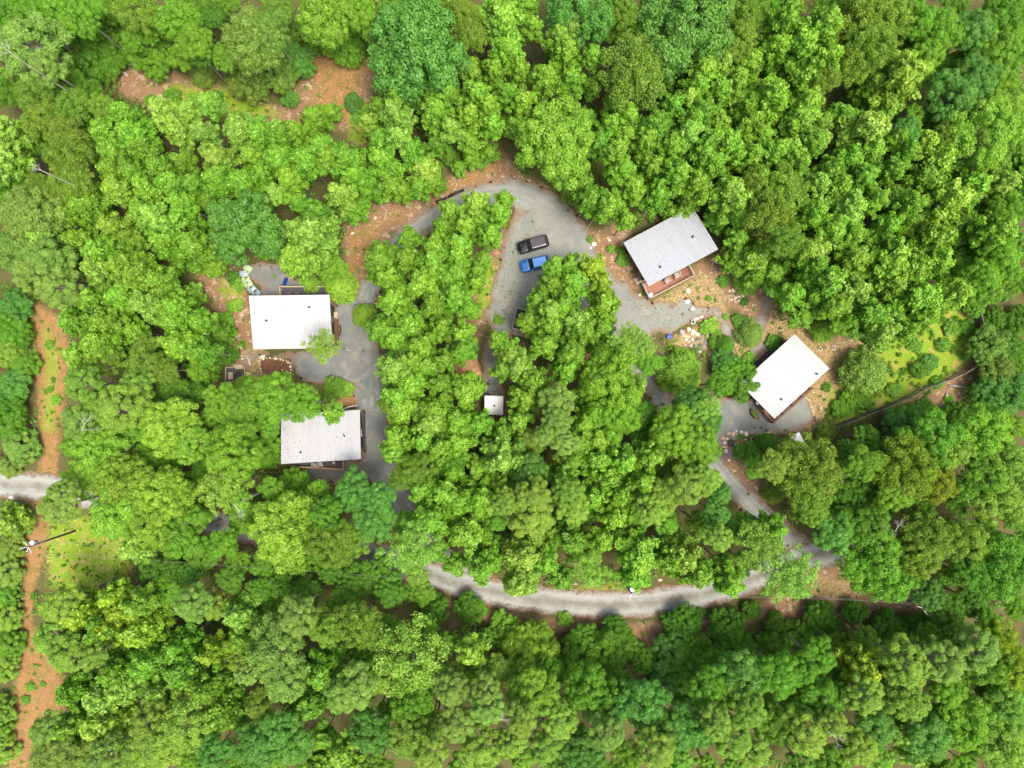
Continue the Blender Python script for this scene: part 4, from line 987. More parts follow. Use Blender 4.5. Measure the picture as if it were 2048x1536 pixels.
for x, y, z, a, c, sc, lb in [
    (1335.5, 562, 0.62, -62, (0.33, 0.29, 0.26), 1.15, 'taupe deck chair nearer the round table on the red-brown deck'),
    (1355, 551, 0.62, -70, (0.33, 0.29, 0.26), 1.3, 'taupe deck chair farther from the round table on the red-brown deck'),
    (577.5, 587.5, 0.52, 90, (0.13, 0.125, 0.12), 1.1, 'charcoal deck chair nearer the tan corner rail of the grey deck'),
    (594, 587.5, 0.52, 90, (0.13, 0.125, 0.12), 1.1, 'charcoal deck chair farther from the tan corner rail of the grey deck'),
    (628.5, 931.5, 0.52, -100, (0.34, 0.32, 0.29), 1.15, 'beige deck chair nearer the tree, below the leaf-strewn roof'),
    (640.5, 930, 0.52, -70, (0.34, 0.32, 0.29), 1.15, 'beige deck chair next to the little table, below the leaf-strewn roof')]:
    o = deck_chair(c); p = at(x, y, z + 0.5); o.location = (p.x, p.y, z); o.rotation_euler = (0, 0, math.radians(a)); o.scale = (sc,) * 3
    tag(o, lb, 'chair', 'slatted deck chairs')
def round_table(px, py, z, r, mat, lb, h=0.74):
    p = at(px, py, z + h); t = tag(empty('round_table', (p.x, p.y, z)), lb, 'table')
    MB().disc((0, 0, h - 0.04), r, 0.04, 28).build('tabletop', mat, t)
    for k in range(3):
        a = k * 2.094; MB().tube([(math.cos(a) * r * 0.3, math.sin(a) * r * .3, h - 0.04), (math.cos(a) * r * 0.7, math.sin(a) * r * 0.7, 0)], 0.02, 6).build('leg', M_GREYMETAL, t)
round_table(1302, 589.7, 0.62, 0.30, M_WHITE, 'white round table in the corner of the red-brown deck', 0.72)
round_table(667, 925.6, 0.52, 0.19, M_GREYTAN, 'small side table on the deck below the leaf-strewn roof', 0.5)
# blue slide by the first cabin
p0, p1 = at(573, 555.5, 0.2), at(568.3, 571, 0.9)
sl = tag(empty('slide', (p0.x, p0.y, 0)), 'dark blue plastic slide leaning on the grey deck', 'slide')
d = p1 - p0; q0, q1 = Vector((0, 0, 0.12)), Vector((d.x, d.y, 0.95)); side = Vector((-d.y, d.x, 0)).normalized()
MB().bar(q0, q1, 0.36, 0.03).build('chute', simple('blue_plastic', (0.012, 0.055, 0.30), 0.35, 0.1), sl)
for s in (-1, 1): MB().bar(q0 + side * s * 0.2 + Vector((0, 0, .05)), q1 + side * s * 0.2 + Vector((0, 0, .05)), 0.05, 0.12).build('side_rim', bpy.data.materials['blue_plastic'], sl)

# ------------------------------------------------------------------ cars
def car(name, label, px0, px1, wid, paint, rough, z=0.9, suv=False):
    """px0 nose, px1 tail (photo pixels)"""
    a, b = at(*px0, z), at(*px1, z); c = (a + b) / 2; L = (a - b).xy.length; ang = math.atan2(a.y - b.y, a.x - b.x)
    r = tag(empty(name, (c.x, c.y, 0.02), ang), label, 'car', 'parked cars')
    W_ = wid; m, t, out = new_mat(name + '_paint'); N = NT(t); f = N.noise(N.coord(), 2.0, 3)
    pr = N.bsdf(out, N.mix(N.ramp(f, .3, .7), tuple(q * .85 for q in paint), paint), rough, 0.25, spec=0.6); pr.inputs['Coat Weight'].default_value = 0.7; pr.inputs['Coat Roughness'].default_value = 0.08
    def ring(x, w, zb, zt, n=14, sq=0.30):
        """closed cross-section: flat bottom, rounded shoulders"""
        o = []; h = (zt - zb)
        for y, zz in ((-w, zb), (-w * 1.0, zb + h * .35), (-w * 1.0, zb + h * .62), (-w * .955, zb + h * .86), (-w * .84, zb + h * .985), (-w * .5, zt + .01), (0, zt + .02),
                      (w * .5, zt + .01), (w * .84, zb + h * .985), (w * .955, zb + h * .86), (w, zb + h * .62), (w, zb + h * .35), (w, zb)): o.append((x, y, zz))
        return o
    hw = W_ / 2; S = L / 2
    st = [(S * 1.0, hw * .62, .38, .60), (S * .975, hw * .80, .28, .72), (S * .90, hw * .93, .22, .80), (S * .78, hw * .985, .2, .87), (S * .5, hw, .2, .95), (S * .36, hw, .2, 1.0),
          (0, hw, .2, 1.02), (-S * .5, hw, .2, 1.04), (-S * .78, hw * .985, .2, 1.04), (-S * .92, hw * .94, .24, 1.0), (-S * .98, hw * .84, .3, .92), (-S * 1.0, hw * .7, .4, .82)]
    v = []; [v.extend(ring(*q)) for q in st]; n = 13; fs = []
    for i in range(len(st) - 1):
        for k in range(n):
            A, B = i * n + k, i * n + (k + 1) % n; fs.append((A, A + n, B + n, B))
    fs.append(tuple(range(n))); m0 = (len(st) - 1) * n; fs.append(tuple(reversed(range(m0, m0 + n))))
    MB().add(v, fs).build('body', m, r, smooth=True)
    # greenhouse: glass loft with a painted roof cap
    ztop = 1.62 if suv else 1.46; f0, f1, b1, b0 = S * .40, S * .12, -S * (.74 if suv else .55), -S * (.92 if suv else .86)
    g_ = MB(); lo = [(f0, hw * .90), (b0, hw * .86)]; hi = [(f1, hw * .76), (b1, hw * .74)]
    vs = [(lo[0][0], -lo[0][1], 1.0), (lo[0][0], lo[0][1], 1.0), (lo[1][0], lo[1][1], 1.0), (lo[1][0], -lo[1][1], 1.0),
          (hi[0][0], -hi[0][1], ztop - .03), (hi[0][0], hi[0][1], ztop - .03), (hi[1][0], hi[1][1], ztop - .03), (hi[1][0], -hi[1][1], ztop - .03)]
    cab = g_.add(vs, [(4, 5, 6, 7)]).build('cab_lining', M_DARK, r)
    MB().add([vs[0], vs[1], vs[5], vs[4]], [(0, 1, 2, 3)]).build('windscreen', M_GLASS, r)
    MB().add([vs[2], vs[3], vs[7], vs[6]], [(0, 1, 2, 3)]).build('rear_window', M_GLASS, r)
    for (i, j) in ((1, 2), (3, 0)):
        A, B, C2, D2 = Vector(vs[i]), Vector(vs[j]), Vector(vs[j + 4]), Vector(vs[i + 4])
        for t0, t1 in ((0.02, .47), (.52, .96)):
            MB().add([A.lerp(B, t0), A.lerp(B, t1), D2.lerp(C2, t1), D2.lerp(C2, t0)], [(0, 1, 2, 3)]).build('side_window', M_GLASS, r)
        pl = MB()
        for t0 in (0.0, .495, .98): pl.bar(A.lerp(B, t0) + Vector((0, 0, 0)), D2.lerp(C2, t0), 0.07, 0.06)
        pl.build('pillar', m, r)
    rf = MB(); z0 = ztop - .04; x0_, x1_ = hi[0][0] + .03, hi[1][0] - .03; yw = hi[0][1] + .03
    rr = []
    for z_, k in ((z0, 1.0), (z0 + .05, .96), (z0 + .075, .8)):
        for x, y in ((x0_, -1), (x0_ + .0, 1), (x1_, 1), (x1_, -1)): rr.append((x * (1 if k == 1 else .985), y * yw * k, z_))
    rf.add(rr, [(0, 1, 5, 4), (1, 2, 6, 5), (2, 3, 7, 6), (3, 0, 4, 7), (4, 5, 9, 8), (5, 6, 10, 9), (6, 7, 11, 10), (7, 4, 8, 11), (8, 9, 10, 11), (3, 2, 1, 0)]).build('roof_skin', m, r)
    for s in (-1, 1):
        for x in (S * .62, -S * .60):
            tm_ = MB().tube([(x, s * (hw - .23), .33), (x, s * (hw + .005), .33)], .33, 18).build('tyre', M_DARK, r)
            MB().tube([(x, s * (hw - .02), .33), (x, s * (hw + .02), .33)], .20, 12).build('rim', M_GREYMETAL, tm_)
        MB().box((S * .30, s * (hw + .10), 1.05), (.12, .2, .13)).build('mirror', m, r)
        MB().box((S * .935, s * hw * .70, .70), (.22, .34, .12), rot=Matrix.Rotation(-s * .35, 3, 'Z')).build('headlight', M_GLASS, r)
        MB().box((-S * .955, s * hw * .74, .84), (.12, .32, .14), rot=Matrix.Rotation(s * .25, 3, 'Z')).build('tail_light', simple('red_lens', (.35, .01, .01), .3), r)
        if suv: MB().bar((x0_ - .1, s * yw * .86, ztop + .07), (x1_ + .1, s * yw * .86, ztop + .07), .04, .04).build('roof_rail', M_DARK, r)
    MB().box((S * .985, 0, .52), (.06, hw * 1.0, .16)).build('grille', M_DARK, r)
    for s in (-1, 1): MB().box((S * .66, s * hw * .34, .935), (.75, .05, .03), rot=Matrix.Rotation(-s * .1, 3, 'Z')).build('bonnet_crease', m, r)
    return r, S, hw
car('black_car', 'black car with roof rails parked alone above the blue one', (1035.5, 497), (1096.5, 479.5), 1.86, (0.012, 0.013, 0.016), .25, suv=True)
bc, S, hw = car('blue_car', 'bright blue car parked with its tail under the leaves', (1040.5, 533.5), (1099, 520.5), 1.86, (0.02, 0.20, 0.62), .3, suv=True)
for s in (-1, 1): MB().box((S * .62, s * .42, .955), (.3, .14, .03)).build('bonnet_scoop', M_DARK, bc)

# ------------------------------------------------------------------ stones
def stone_mesh(seed, flat=0.65):
    r = random.Random(seed); bm = bmesh.new()
    for k in range(16):
        a = k * GA; z = 1 - 2 * (k + .5) / 16; q = math.sqrt(1 - z * z); s = r.uniform(.72, 1.0)
        bm.verts.new((math.cos(a) * q * s, math.sin(a) * q * s * r.uniform(.8, 1), z * s * flat))
    bmesh.ops.convex_hull(bm, input=bm.verts); bm.verts.ensure_lookup_table()
    me = bpy.data.meshes.new('stone'); bm.to_mesh(me); bm.free(); me.materials.append(M_STONE); return me
STONES = [stone_mesh(s) for s in range(6)] + [stone_mesh(s, .35) for s in range(6, 9)]
TANS = [(0.60, 0.47, 0.33), (0.66, 0.55, 0.42), (0.55, 0.40, 0.27), (0.70, 0.62, 0.50)]
GREYS = [(0.12, 0.12, 0.125), (0.20, 0.20, 0.20), (0.28, 0.27, 0.26)]
js = random.Random(8)
def stone(name, px, py, w_, l_=None, rot=0, col=None, parent=None, flat=False, z=None):
    l_ = l_ or w_; k = S0 / 2; sx, sy = w_ * k, l_ * k; sz = min(sx, sy) * (0.8 if not flat else 0.5)
    p = at(px, py, 0); me = STONES[js.randrange(6, 9) if flat else js.randrange(6)]
    loc = Vector((p.x, p.y, sz * 0.35 + (z or 0)))
    if parent is not None: loc = loc - parent.location
    return link(name, me, parent, loc, rz=math.radians(rot) if rot else js.uniform(0, 6), scale=(sx * 1.15, sy * 1.15, sz), color=col or js.choice(TANS))
def T_(o, lb, grp='boulders', cat='boulder'): tag(o, lb, cat, grp)
T_(stone('boulder', 1376, 582, 11, col=(.68, .58, .45)), 'cream boulder farthest up the row of three below the red-brown deck')
T_(stone('boulder', 1375, 604, 11, col=(.74, .66, .55)), 'pale boulder in the middle of the row of three below the red-brown deck')
T_(stone('boulder', 1385, 617, 9.5, col=(.76, .68, .56)), 'squarish pale boulder lowest in the row of three below the red-brown deck')
T_(stone('boulder', 1279.5, 590, 5.5, col=(.72, .66, .56)), 'small pale boulder beside the corner of the red-brown deck')
T_(stone('boulder', 1393, 638, 11, 7, 10, col=(.70, .58, .42), flat=True), 'flat tan boulder next to the grey round pot')
T_(stone('boulder', 1403, 634, 9, 5, 25, col=(.74, .66, .48), flat=True), 'elongated yellowish boulder beside the bright garden shrub')
T_(stone('boulder', 1377.5, 659, 8, 11, 20, col=(.70, .60, .44)), 'upright cream boulder above the grey rockery')
T_(stone('boulder', 1386, 662.5, 9, col=(.74, .68, .56)), 'round cream boulder between the rockery and the garden shrub')
T_(stone('boulder', 1364.5, 664, 11, 11, col=(.33, .34, .37)), 'grey boulder at the corner of the rockery by the pale chippings')
T_(stone('boulder', 1292, 716, 12, col=(.30, .30, .32)), 'dark grey boulder nearest the gravel road, beside the rust-brown one')
T_(stone('boulder', 1304.5, 718, 13, 14, col=(.46, .34, .22)), 'rust-brown boulder between two grey ones beside the lime evergreen')
T_(stone('boulder', 1319, 713, 9, 10, col=(.36, .35, .36)), 'grey boulder touching the lime evergreen')
T_(stone('boulder', 1324.5, 707.5, 6, col=(.62, .63, .66)), 'small whitish boulder by the lime evergreen')
T_(stone('boulder', 1287.6, 727, 5, col=(.66, .6, .5)), 'small cream boulder on the verge of the narrow gravel road')
T_(stone('boulder', 1302, 710, 6, 4, col=(.5, .42, .34)), 'small brown boulder above the rust-brown one')
T_(stone('boulder', 1205.6, 703, 13, 11, 30, col=(.34, .32, .29)), 'grey domed boulder beside the splayed tan slabs')
for (x, y, a, b, r_, lb) in [(1197, 682, 8, 14, 15, 'tan slab standing apart above the splayed slabs'), (1188.6, 691, 7, 13, -20, 'tan slab leaning at the road-far side of the splayed slabs'),
                            (1201.5, 688, 13, 5, 25, 'narrow mossy slab fanning out of the splayed slabs'), (1195, 698, 9, 12, -10, 'widest tan slab in the middle of the splayed slabs'), (1202, 694, 12, 5, -30, 'thin tan slab next to the grey domed boulder')]:
    T_(stone('stone_slab', x, y, a, b, r_ or 1, col=(.62, .42, .25), flat=True), lb, 'splayed tan slabs', 'slab')
T_(stone('boulder', 22, 995, 9, 6, 10, col=(.78, .76, .72)), 'white boulder below the grey road at the track')
T_(stone('boulder', 1320, 1160, 9, 7, 10, col=(.5, .42, .33)), 'half-buried tan boulder in the brown bank above the road bend')
T_(stone('boulder', 262, 128, 14, 9, 20, col=(.42, .42, .38)), 'grey-green boulder at the edge of the clearing near the top')
T_(stone('boulder', 250, 147, 10, 5, -35, col=(.40, .37, .32)), 'long grey boulder in the brown clearing near the top')
for k, (x, y) in enumerate([(752, 464), (758, 434), (1156, 468), (1172, 490), (1180, 481)]):
    pass
T_(stone('boulder', 705, 467, 8, 5, 30, col=(.68, .6, .5)), 'cream boulder on the litter bank beside the bluish crown')
T_(stone('boulder', 751, 436, 7, 5, 60, col=(.72, .64, .52)), 'cream boulder at the foot of the thin trunks above the drive')
T_(stone('boulder', 1181.5, 495.5, 6, col=(.76, .7, .6)), 'white boulder on the verge facing the black car')
T_(stone('boulder', 1188, 488, 11, 12, col=(.60, .52, .44), flat=True), 'broad pale flat boulder on the verge beside the white one')
T_(stone('boulder', 1219, 480.5, 5.5, col=(.78, .72, .62)), 'small round white boulder between the trees and the silvery roof')
T_(stone('boulder', 1633, 675, 9, 5, 0, col=(.66, .5, .42), flat=True), 'flat pinkish boulder uphill of the tilted white roof')
T_(stone('boulder', 1457.8, 920.5, 6, 5, col=(.72, .66, .5)), 'yellowish boulder alone on the bank below the rock row')
def stone_set(name, label, cat, pts, group=None, origin=None):
    ox, oy = origin or pts[0][:2]; p = at(ox, oy, 0)
    r = tag(empty(name, (p.x, p.y, 0)), label, cat, group)
    for q in pts: stone('stone', *q[:2], q[2], q[3] if len(q) > 3 else None, q[4] if len(q) > 4 else 0, q[5] if len(q) > 5 else None, parent=r)
    return r
def dotted(line, step, size, var=.35, cols=None, jit=0.6):
    out = []
    for (a, b) in zip(line[:-1], line[1:]):
        n = max(1, int(math.dist(a, b) / step))
        for i in range(n):
            t = i / n; s = size * js.uniform(1 - var, 1 + var)
            out.append((a[0] + (b[0] - a[0]) * t + js.uniform(-jit, jit), a[1] + (b[1] - a[1]) * t + js.uniform(-jit, jit), s, s * js.uniform(.7, 1.2), 0, js.choice(cols or TANS)))
    return out
# garden bed
bp = at(550, 745, 0); bed = tag(empty('garden_bed', (bp.x, bp.y, 0)), 'mulched garden bed edged with a ring of cream stones', 'garden bed')
bl = g([(521, 722), (540, 718), (556, 720), (574, 723), (581, 731), (580, 765), (560, 790), (534, 785), (527, 760)])
v = [(x - bp.x, y - bp.y, .07) for x, y in bl]; v2 = [(x - bp.x, y - bp.y, .0) for x, y in bl]; n = len(v)
MB().add(v + v2, [tuple(reversed(range(n)))] + [(k, (k + 1) % n, (k + 1) % n + n, k + n) for k in range(n)]).build('soil', M_SOIL, bed)
for q in dotted([(519, 721), (527, 718), (540, 716), (556, 718), (572, 721), (580, 727), (582, 740), (580, 757), (579, 772)], 4.4, 4.8, cols=[(.66, .55, .4), (.72, .64, .48), (.6, .46, .3)]) + dotted([(519, 724), (521, 738), (525, 753), (529, 772), (534, 786)], 4.0, 3.4):
    stone('stone', *q[:2], q[2], q[3], 0, q[5], parent=bed)
stone('stone', 524.5, 714, 14, 9, 15, (.52, .50, .47), parent=bed)
js2 = random.Random(4)
stone('stone', 565, 740, 4, 4, 0, (.8, .76, .66), parent=bed)
stone_set('stone_edging', 'curving double row of cream stones leading to the fire pit', 'stone edging', dotted([(482, 700), (484, 712), (486, 722)], 3.6, 3.6) + dotted([(492, 712), (496, 716), (499, 724), (500, 733)], 3.4, 4.2) + dotted([(486, 712), (492, 712)], 3.5, 4))
stone_set('stone_edging', 'line of small cream stones from the gravel pad to the timber frame', 'stone edging', dotted([(478, 680), (482, 690), (484, 700)], 3.6, 3.4))
stone_set('stone_edging', 'line of pebbly stones along the outer edge of the tilted cabin pad', 'stone edging', dotted([(1610, 791), (1614, 797), (1620, 803), (1622, 812), (1626, 822), (1629, 832)], 3.3, 3.0, cols=[(.74, .66, .5), (.66, .56, .4)]))
stone_set('stone_edging', 'low orange stone kerb curving in front of the tilted cabin pad', 'stone edging', dotted([(1503, 876), (1512, 870), (1522, 867), (1534, 865), (1546, 862)], 2.9, 3.0, cols=[(.62, .42, .2), (.68, .5, .28), (.6, .5, .36)]))
stone_set('rock_row', 'row of big orange and pink rocks between the cabin pad and the fire bowl', 'rock row',
  [(1445.7, 876.5, 11, 8, -20, (.62, .36, .2)), (1454.6, 877.5, 7, 5, 0, (.66, .62, .54)), (1458, 867, 8, 5, 10, (.6, .4, .26)), (1466, 867.5, 9, 9, 0, (.64, .42, .28)), (1472.5, 862, 5, 6, 0, (.62, .54, .46)),
   (1474, 869.5, 6, 5, 0, (.56, .5, .42)), (1482.5, 864, 9, 9, 0, (.6, .5, .42)), (1480, 871, 6, 5, 0, (.6, .44, .32)), (1491.7, 868, 7.5, 12, 5, (.62, .59, .52)), (1449.5, 885.5, 9.5, 10, 0, (.6, .5, .42)),
   (1449.5, 894, 13, 4.5, -5, (.6, .44, .32)), (1451, 902, 9, 10, 0, (.58, .5, .45)), (1491, 879, 3.5, 3, 0, (.76, .72, .6)), (1502, 881, 6, 4, 0, (.5, .4, .26))])
pts = []
poly = [(1365, 668), (1380, 668), (1398, 668), (1414, 668), (1422, 680), (1412, 692), (1400, 704), (1388, 698), (1376, 688), (1370, 678)]
pn = np.array(poly, float); tries = 0
while len(pts) < 40 and tries < 900:
    tries += 1
    x, y = js.uniform(1362, 1424), js.uniform(666, 706); s = js.uniform(6, 12)
    if poly_sdf(np.array([[x, y]]), pn)[0] > 0 or any(math.hypot(x - q[0], y - q[1]) < .42 * (s + q[2]) for q in pts): continue
    core = math.hypot(x - 1401, (y - 685) * 1.1) < 17
    pts.append((x, y, s, s * js.uniform(.7, 1.1), 0, js.choice(GREYS if core else TANS + [(.55, .42, .36), (.5, .48, .45)])))
stone_set('rockery', 'rockery of dark grey and tan rocks between the lime evergreen and the garden shrub', 'rockery', pts)
pts = []
for k, (x, y, s) in enumerate([(1459, 582, 6), (1467, 581, 10), (1474, 591, 6), (1478, 594, 8), (1486, 592, 8), (1470, 597, 9), (1477, 601, 7), (1490, 599, 9), (1464, 600, 5), (1487, 607, 8), (1491, 612, 6), (1482, 599, 5), (1472, 604, 5)]):
    pts.append((x, y, s, s * .8, 0, js.choice([(.68, .52, .36), (.74, .62, .46), (.64, .48, .34)])))
stone_set('rock_pile', 'pile of peach-coloured rocks at the foot of the bright wood below the deck', 'rock pile', pts)
stone_set('rock_pile', 'few orange and cream rocks beside the corner of the silvery roof', 'rock pile', [(1426, 519, 7, 6), (1431, 521, 8, 7, 0, (.64, .45, .3)), (1433, 526, 6, 5, 0, (.7, .66, .6)), (1432, 532, 4, 5)])
stone_set('rock_pile', 'two pale rocks beside the lime evergreen next to the first cabin', 'rock pile', [(708, 572, 8, 7, 0, (.6, .55, .45)), (712, 579, 9, 6, 0, (.55, .45, .35)), (703, 586, 8, 9, 0, (.62, .58, .5))])

# ------------------------------------------------------------------ planters, pots, fire pit, bits
def trough(px, py, rx, ry, rot, col, label, plants, gcol):
    p = at(px, py, 0.6); r = tag(empty('stock_tank_planter', (p.x, p.y, 0.02), math.radians(rot)), label, 'planter', 'oval trough planters')
    k1 = ry / rx
    MB().ring((0, 0, 0), rx - .05, rx, .6, 28, k1).build('rim_wall', M_DARK if sum(col) < .3 else M_GREYMETAL, r)
    MB().disc((0, 0, 0), ry - .05, .5, 24, rx=rx - .05).build('soil', M_SOIL, r)
    q = random.Random(int(px))
    n = plants; C = [(q.uniform(-.8, .8) * (rx - .1), q.uniform(-.6, .6) * (ry - .1), .6) for _ in range(n)]
    V, Q, ti, ag = leaf_cloud(C, [.16] * n, n * 26, .12, .09, seed=int(px)); link('leaves', np_mesh('leaves', V, Q, M_LEAF, {'tint': ti, 'age_lit': ag}), r, color=gcol)
trough(677.5, 660, 0.78, 0.24, 88, (.02,) * 3, 'long oval trough planter with brown soil beside the first cabin steps', 4, PAL['dark'])
trough(1510.5, 829, 0.88, 0.42, -55, (.02,) * 3, 'dark oval trough planter full of green plants by the tilted cabin', 14, PAL['mid'])
def pot(px, py, r_, h, mat, label, plant=None, name='planter_pot', cat='pot'):
    p = at(px, py, h); r = tag(empty(name, (p.x, p.y, 0)), label, cat)
    MB().ring((0, 0, 0), r_ * .82, r_, h, 20).build('rim_wall', mat, r); MB().disc((0, 0, 0), r_ * .82, h * .85, 20).build('soil', M_SOIL, r)
    if plant:
        V, Q, ti, ag = leaf_cloud([(0, 0, h + .1)], [r_ * .7], 70, .14, .1, seed=int(px)); link('leaves', np_mesh('leaves', V, Q, M_LEAF, {'tint': ti, 'age_lit': ag}), r, color=plant)
pot(1386.5, 644, .32, .45, M_GREYMETAL, 'grey round pot with a sprig on the straw-coloured bank', PAL['mid'])
pot(1562, 658, .22, .35, M_GREYMETAL, 'small grey pot in the brush above the tilted white roof', PAL['grey'])
pot(1641, 698, .26, .25, M_GREYMETAL, 'dark round tub nearer the tilted white roof', None, 'tub', 'tub')
pot(1667, 695.5, .27, .25, M_GREYMETAL, 'dark round tub farther from the tilted white roof', None, 'tub', 'tub')
pot(727.5, 860.5, .22, .4, M_DARK, 'dark pot on the gravel halfway along the leaf-strewn cabin', PAL['dark'])
pot(730, 896, .24, .4, M_DARK, 'dark leafy pot on the gravel near the lower end of the leaf-strewn cabin', PAL['olive'])
# fire bowl and its lid
p = at(1462, 886, .2); fb = tag(empty('fire_bowl', (p.x, p.y, 0)), 'wide black fire bowl on the shaded gravel beside the rock row', 'fire bowl')
MB().ring((0, 0, 0), .42, .52, .35, 24).build('rim', M_DARK, fb); MB().disc((0, 0, 0), .42, .18, 24).build('ash_bed', M_DARK, fb)
p = at(1473, 890.5, .2); fb = tag(empty('fire_ring', (p.x, p.y, 0)), 'stone fire ring with a black hole next to the fire bowl', 'fire ring')
MB().ring((0, 0, 0), .17, .33, .25, 16).build('rim', M_GREYTAN, fb); MB().disc((0, 0, 0), .17, .05, 16).build('ash_bed', M_DARK, fb)
# timber fire-pit frame
p = at(470, 748, .4); ff = tag(empty('timber_frame', (p.x, p.y, 0)), 'square grey-tan timber frame around the fire pit', 'timber frame')
def loc(px, py, z): q = at(px, py, z); return Vector((q.x - p.x, q.y - p.y, z))
for a, b in (((451.6, 735), (490, 734)), ((451.6, 735), (451.6, 764)), ((489.5, 734), (489.5, 764)), ((451.6, 764), (489.5, 764))):
    MB().bar(loc(*a, .5), loc(*b, .5), .14, .10).build('beam', M_GREYTAN, ff)
for a in ((451.6, 735), (489.5, 734), (451.6, 764), (489.5, 764)): q = loc(*a, .5); MB().box((q.x, q.y, .23), (.14, .14, .44)).build('post', M_GREYTAN, ff)
q = loc(470, 749, 0); MB().box((q.x, q.y, .02), (2.5, 2.0, .03)).build('fire_bed', simple('charred_earth', (.09, .075, .07), .95, .5, scale=5), ff)
p2 = at(475.7, 748, .2); fp = tag(empty('fire_pit', (p2.x, p2.y, .035)), 'charred round fire pit inside the timber frame', 'fire pit')
MB().ring((0, 0, 0), .32, .42, .16, 18).build('rim', M_DARK, fp); MB().disc((0, 0, 0), .32, .04, 18).build('ash_bed', M_DARK, fp)
for (x, y, w_, l_, lb) in ((478, 733.5, 1.15, .62, 'tan bench on the upper beam of the timber fire-pit frame'), (460.8, 751.5, .70, 1.05, 'tan bench along the side of the timber fire-pit frame')):
    q = at(x, y, .6); b = tag(empty('bench', (q.x, q.y, 0)), lb, 'bench', 'tan fire-pit benches'); m = MB()
    for k in range(5):
        if w_ > l_: m.box((0, -l_ / 2 + (k + .5) * l_ / 5, .57), (w_, l_ / 5 - .015, .03))
        else: m.box((-w_ / 2 + (k + .5) * w_ / 5, 0, .57), (w_ / 5 - .015, l_, .03))
    m.build('seat', M_TANWOOD, b)
    for sx in (-1, 1):
        for sy in (-1, 1): MB().box((sx * (w_ / 2 - .06), sy * (l_ / 2 - .06), .28), (.06, .06, .55)).build('leg', M_TANWOOD, b)
# blue tote chair
q = at(1338.5, 673.5, .4); b = tag(empty('child_chair', (q.x, q.y, 0), math.radians(8)), 'bright blue plastic chair between the gravel and the lime evergreen', 'chair')
BP = simple('royal_blue_plastic', (0.015, 0.10, 0.55), .35, .1)
MB().box((0, 0, .34), (.46, .46, .05)).build('seat', BP, b); MB().bar((-.0, .24, .36), (0, .32, .8), .46, .05).build('backrest', BP, b)
for s in (-1, 1): MB().box((s * .26, 0, .5), (.06, .5, .06)).build('arm', BP, b); MB().box((s * .24, .0, .17), (.05, .44, .30)).build('leg', BP, b)
# stumps and logs
def stump(px, py, r_, h, label):
    q = at(px, py, h); o = MB().tube([(0, 0, 0), (0, 0, h)], [r_ * 1.15, r_], 14).build('tree_stump', M_TANWOOD, None, loc=(q.x, q.y, 0)); tag(o, label, 'stump')
stump(1642, 816.5, .20, .25, 'pale sawn stump on the rusty litter beside the tilted cabin pad'); stump(1895.5, 791, .24, .3, 'tan sawn stump below the picket fence')
q = at(2024, 634, .5); o = MB().box((0, 0, .45), (.75, .7, .9)).box((0, 0, .93), (.82, .78, .06)).build('wooden_box', simple('orange_box', (.45, .2, .09), .8), None, loc=(q.x, q.y, 0)); tag(o, 'orange-brown wooden box standing in the shade outside the fence', 'box')
def log(pts, rad, mat, name, label, cat, z=.15, group=None):
    P_ = [at(x, y, z) for x, y in pts]; o0 = P_[0]
    o = MB().tube([Vector((p.x - o0.x, p.y - o0.y, z)) for p in P_], rad, 10).build(name, mat, None, True, loc=(o0.x, o0.y, 0)); tag(o, label, cat, group)
log([(896, 394), (912, 386), (928, 379.5)], .19, M_BLACKPIPE, 'drain_pipe', 'longer black drain pipe length, nearer the top of the loop', 'pipe', .2)
log([(871.5, 404), (884, 399), (894, 395)], .17, M_BLACKPIPE, 'drain_pipe', 'shorter black drain pipe length on the litter bank above the drive', 'pipe', .18)
log([(1766, 1177.5), (1777, 1184.5)], .17, M_BLACKPIPE, 'drain_pipe', 'black drain pipe length at the forest edge of the brown clearing', 'pipe', .18)
log([(1778.5, 1185.5), (1789, 1191.5)], .17, M_BLACKPIPE, 'drain_pipe', 'black drain pipe length with its end under the leaves of the brown clearing', 'pipe', .18)
log([(1089, 1163), (1125, 1165), (1155, 1168)], .16, M_TANWOOD, 'fallen_log', 'pale fallen log in the grass above the road bend', 'log', .18)
log([(703, 712 - 10), (688, 697), (672, 693)], .05, M_DEADWOOD, 'fallen_branch', 'thin fallen branch on the gravel beside the sparse tree', 'branch', .06)
log([(686, 818), (700, 813), (715, 811)], .07, M_DEADWOOD, 'fallen_branch', 'pale branch lying over the rusty litter above the leaf-strewn roof', 'branch', 2.2)
log([(1898, 770), (1925, 774), (1962, 776)], .14, M_DEADWOOD, 'fallen_log', 'grey fallen trunk beyond the picket fence', 'log', .2)
log([(1880, 815), (1892, 790), (1900, 770)], .05, M_DEADWOOD, 'fallen_branch', 'thin bare branch beside the stump below the fence', 'branch', .08)
log([(1170, 463), (1180, 449), (1186, 440)], .05, M_DEADWOOD, 'fallen_branch', 'dark branch across the gravel notch above the drive', 'branch', .2)
q = at(143, 1139, .3); o = MB().bar((-.55, .45, .1), (.55, -.35, .5), .10, .08).build('guy_marker', simple('orange_plastic', (.65, .33, .03), .5), None, loc=(q.x, q.y, 0)); tag(o, 'orange-yellow marker lying in the meadow below the transformer pole', 'marker')

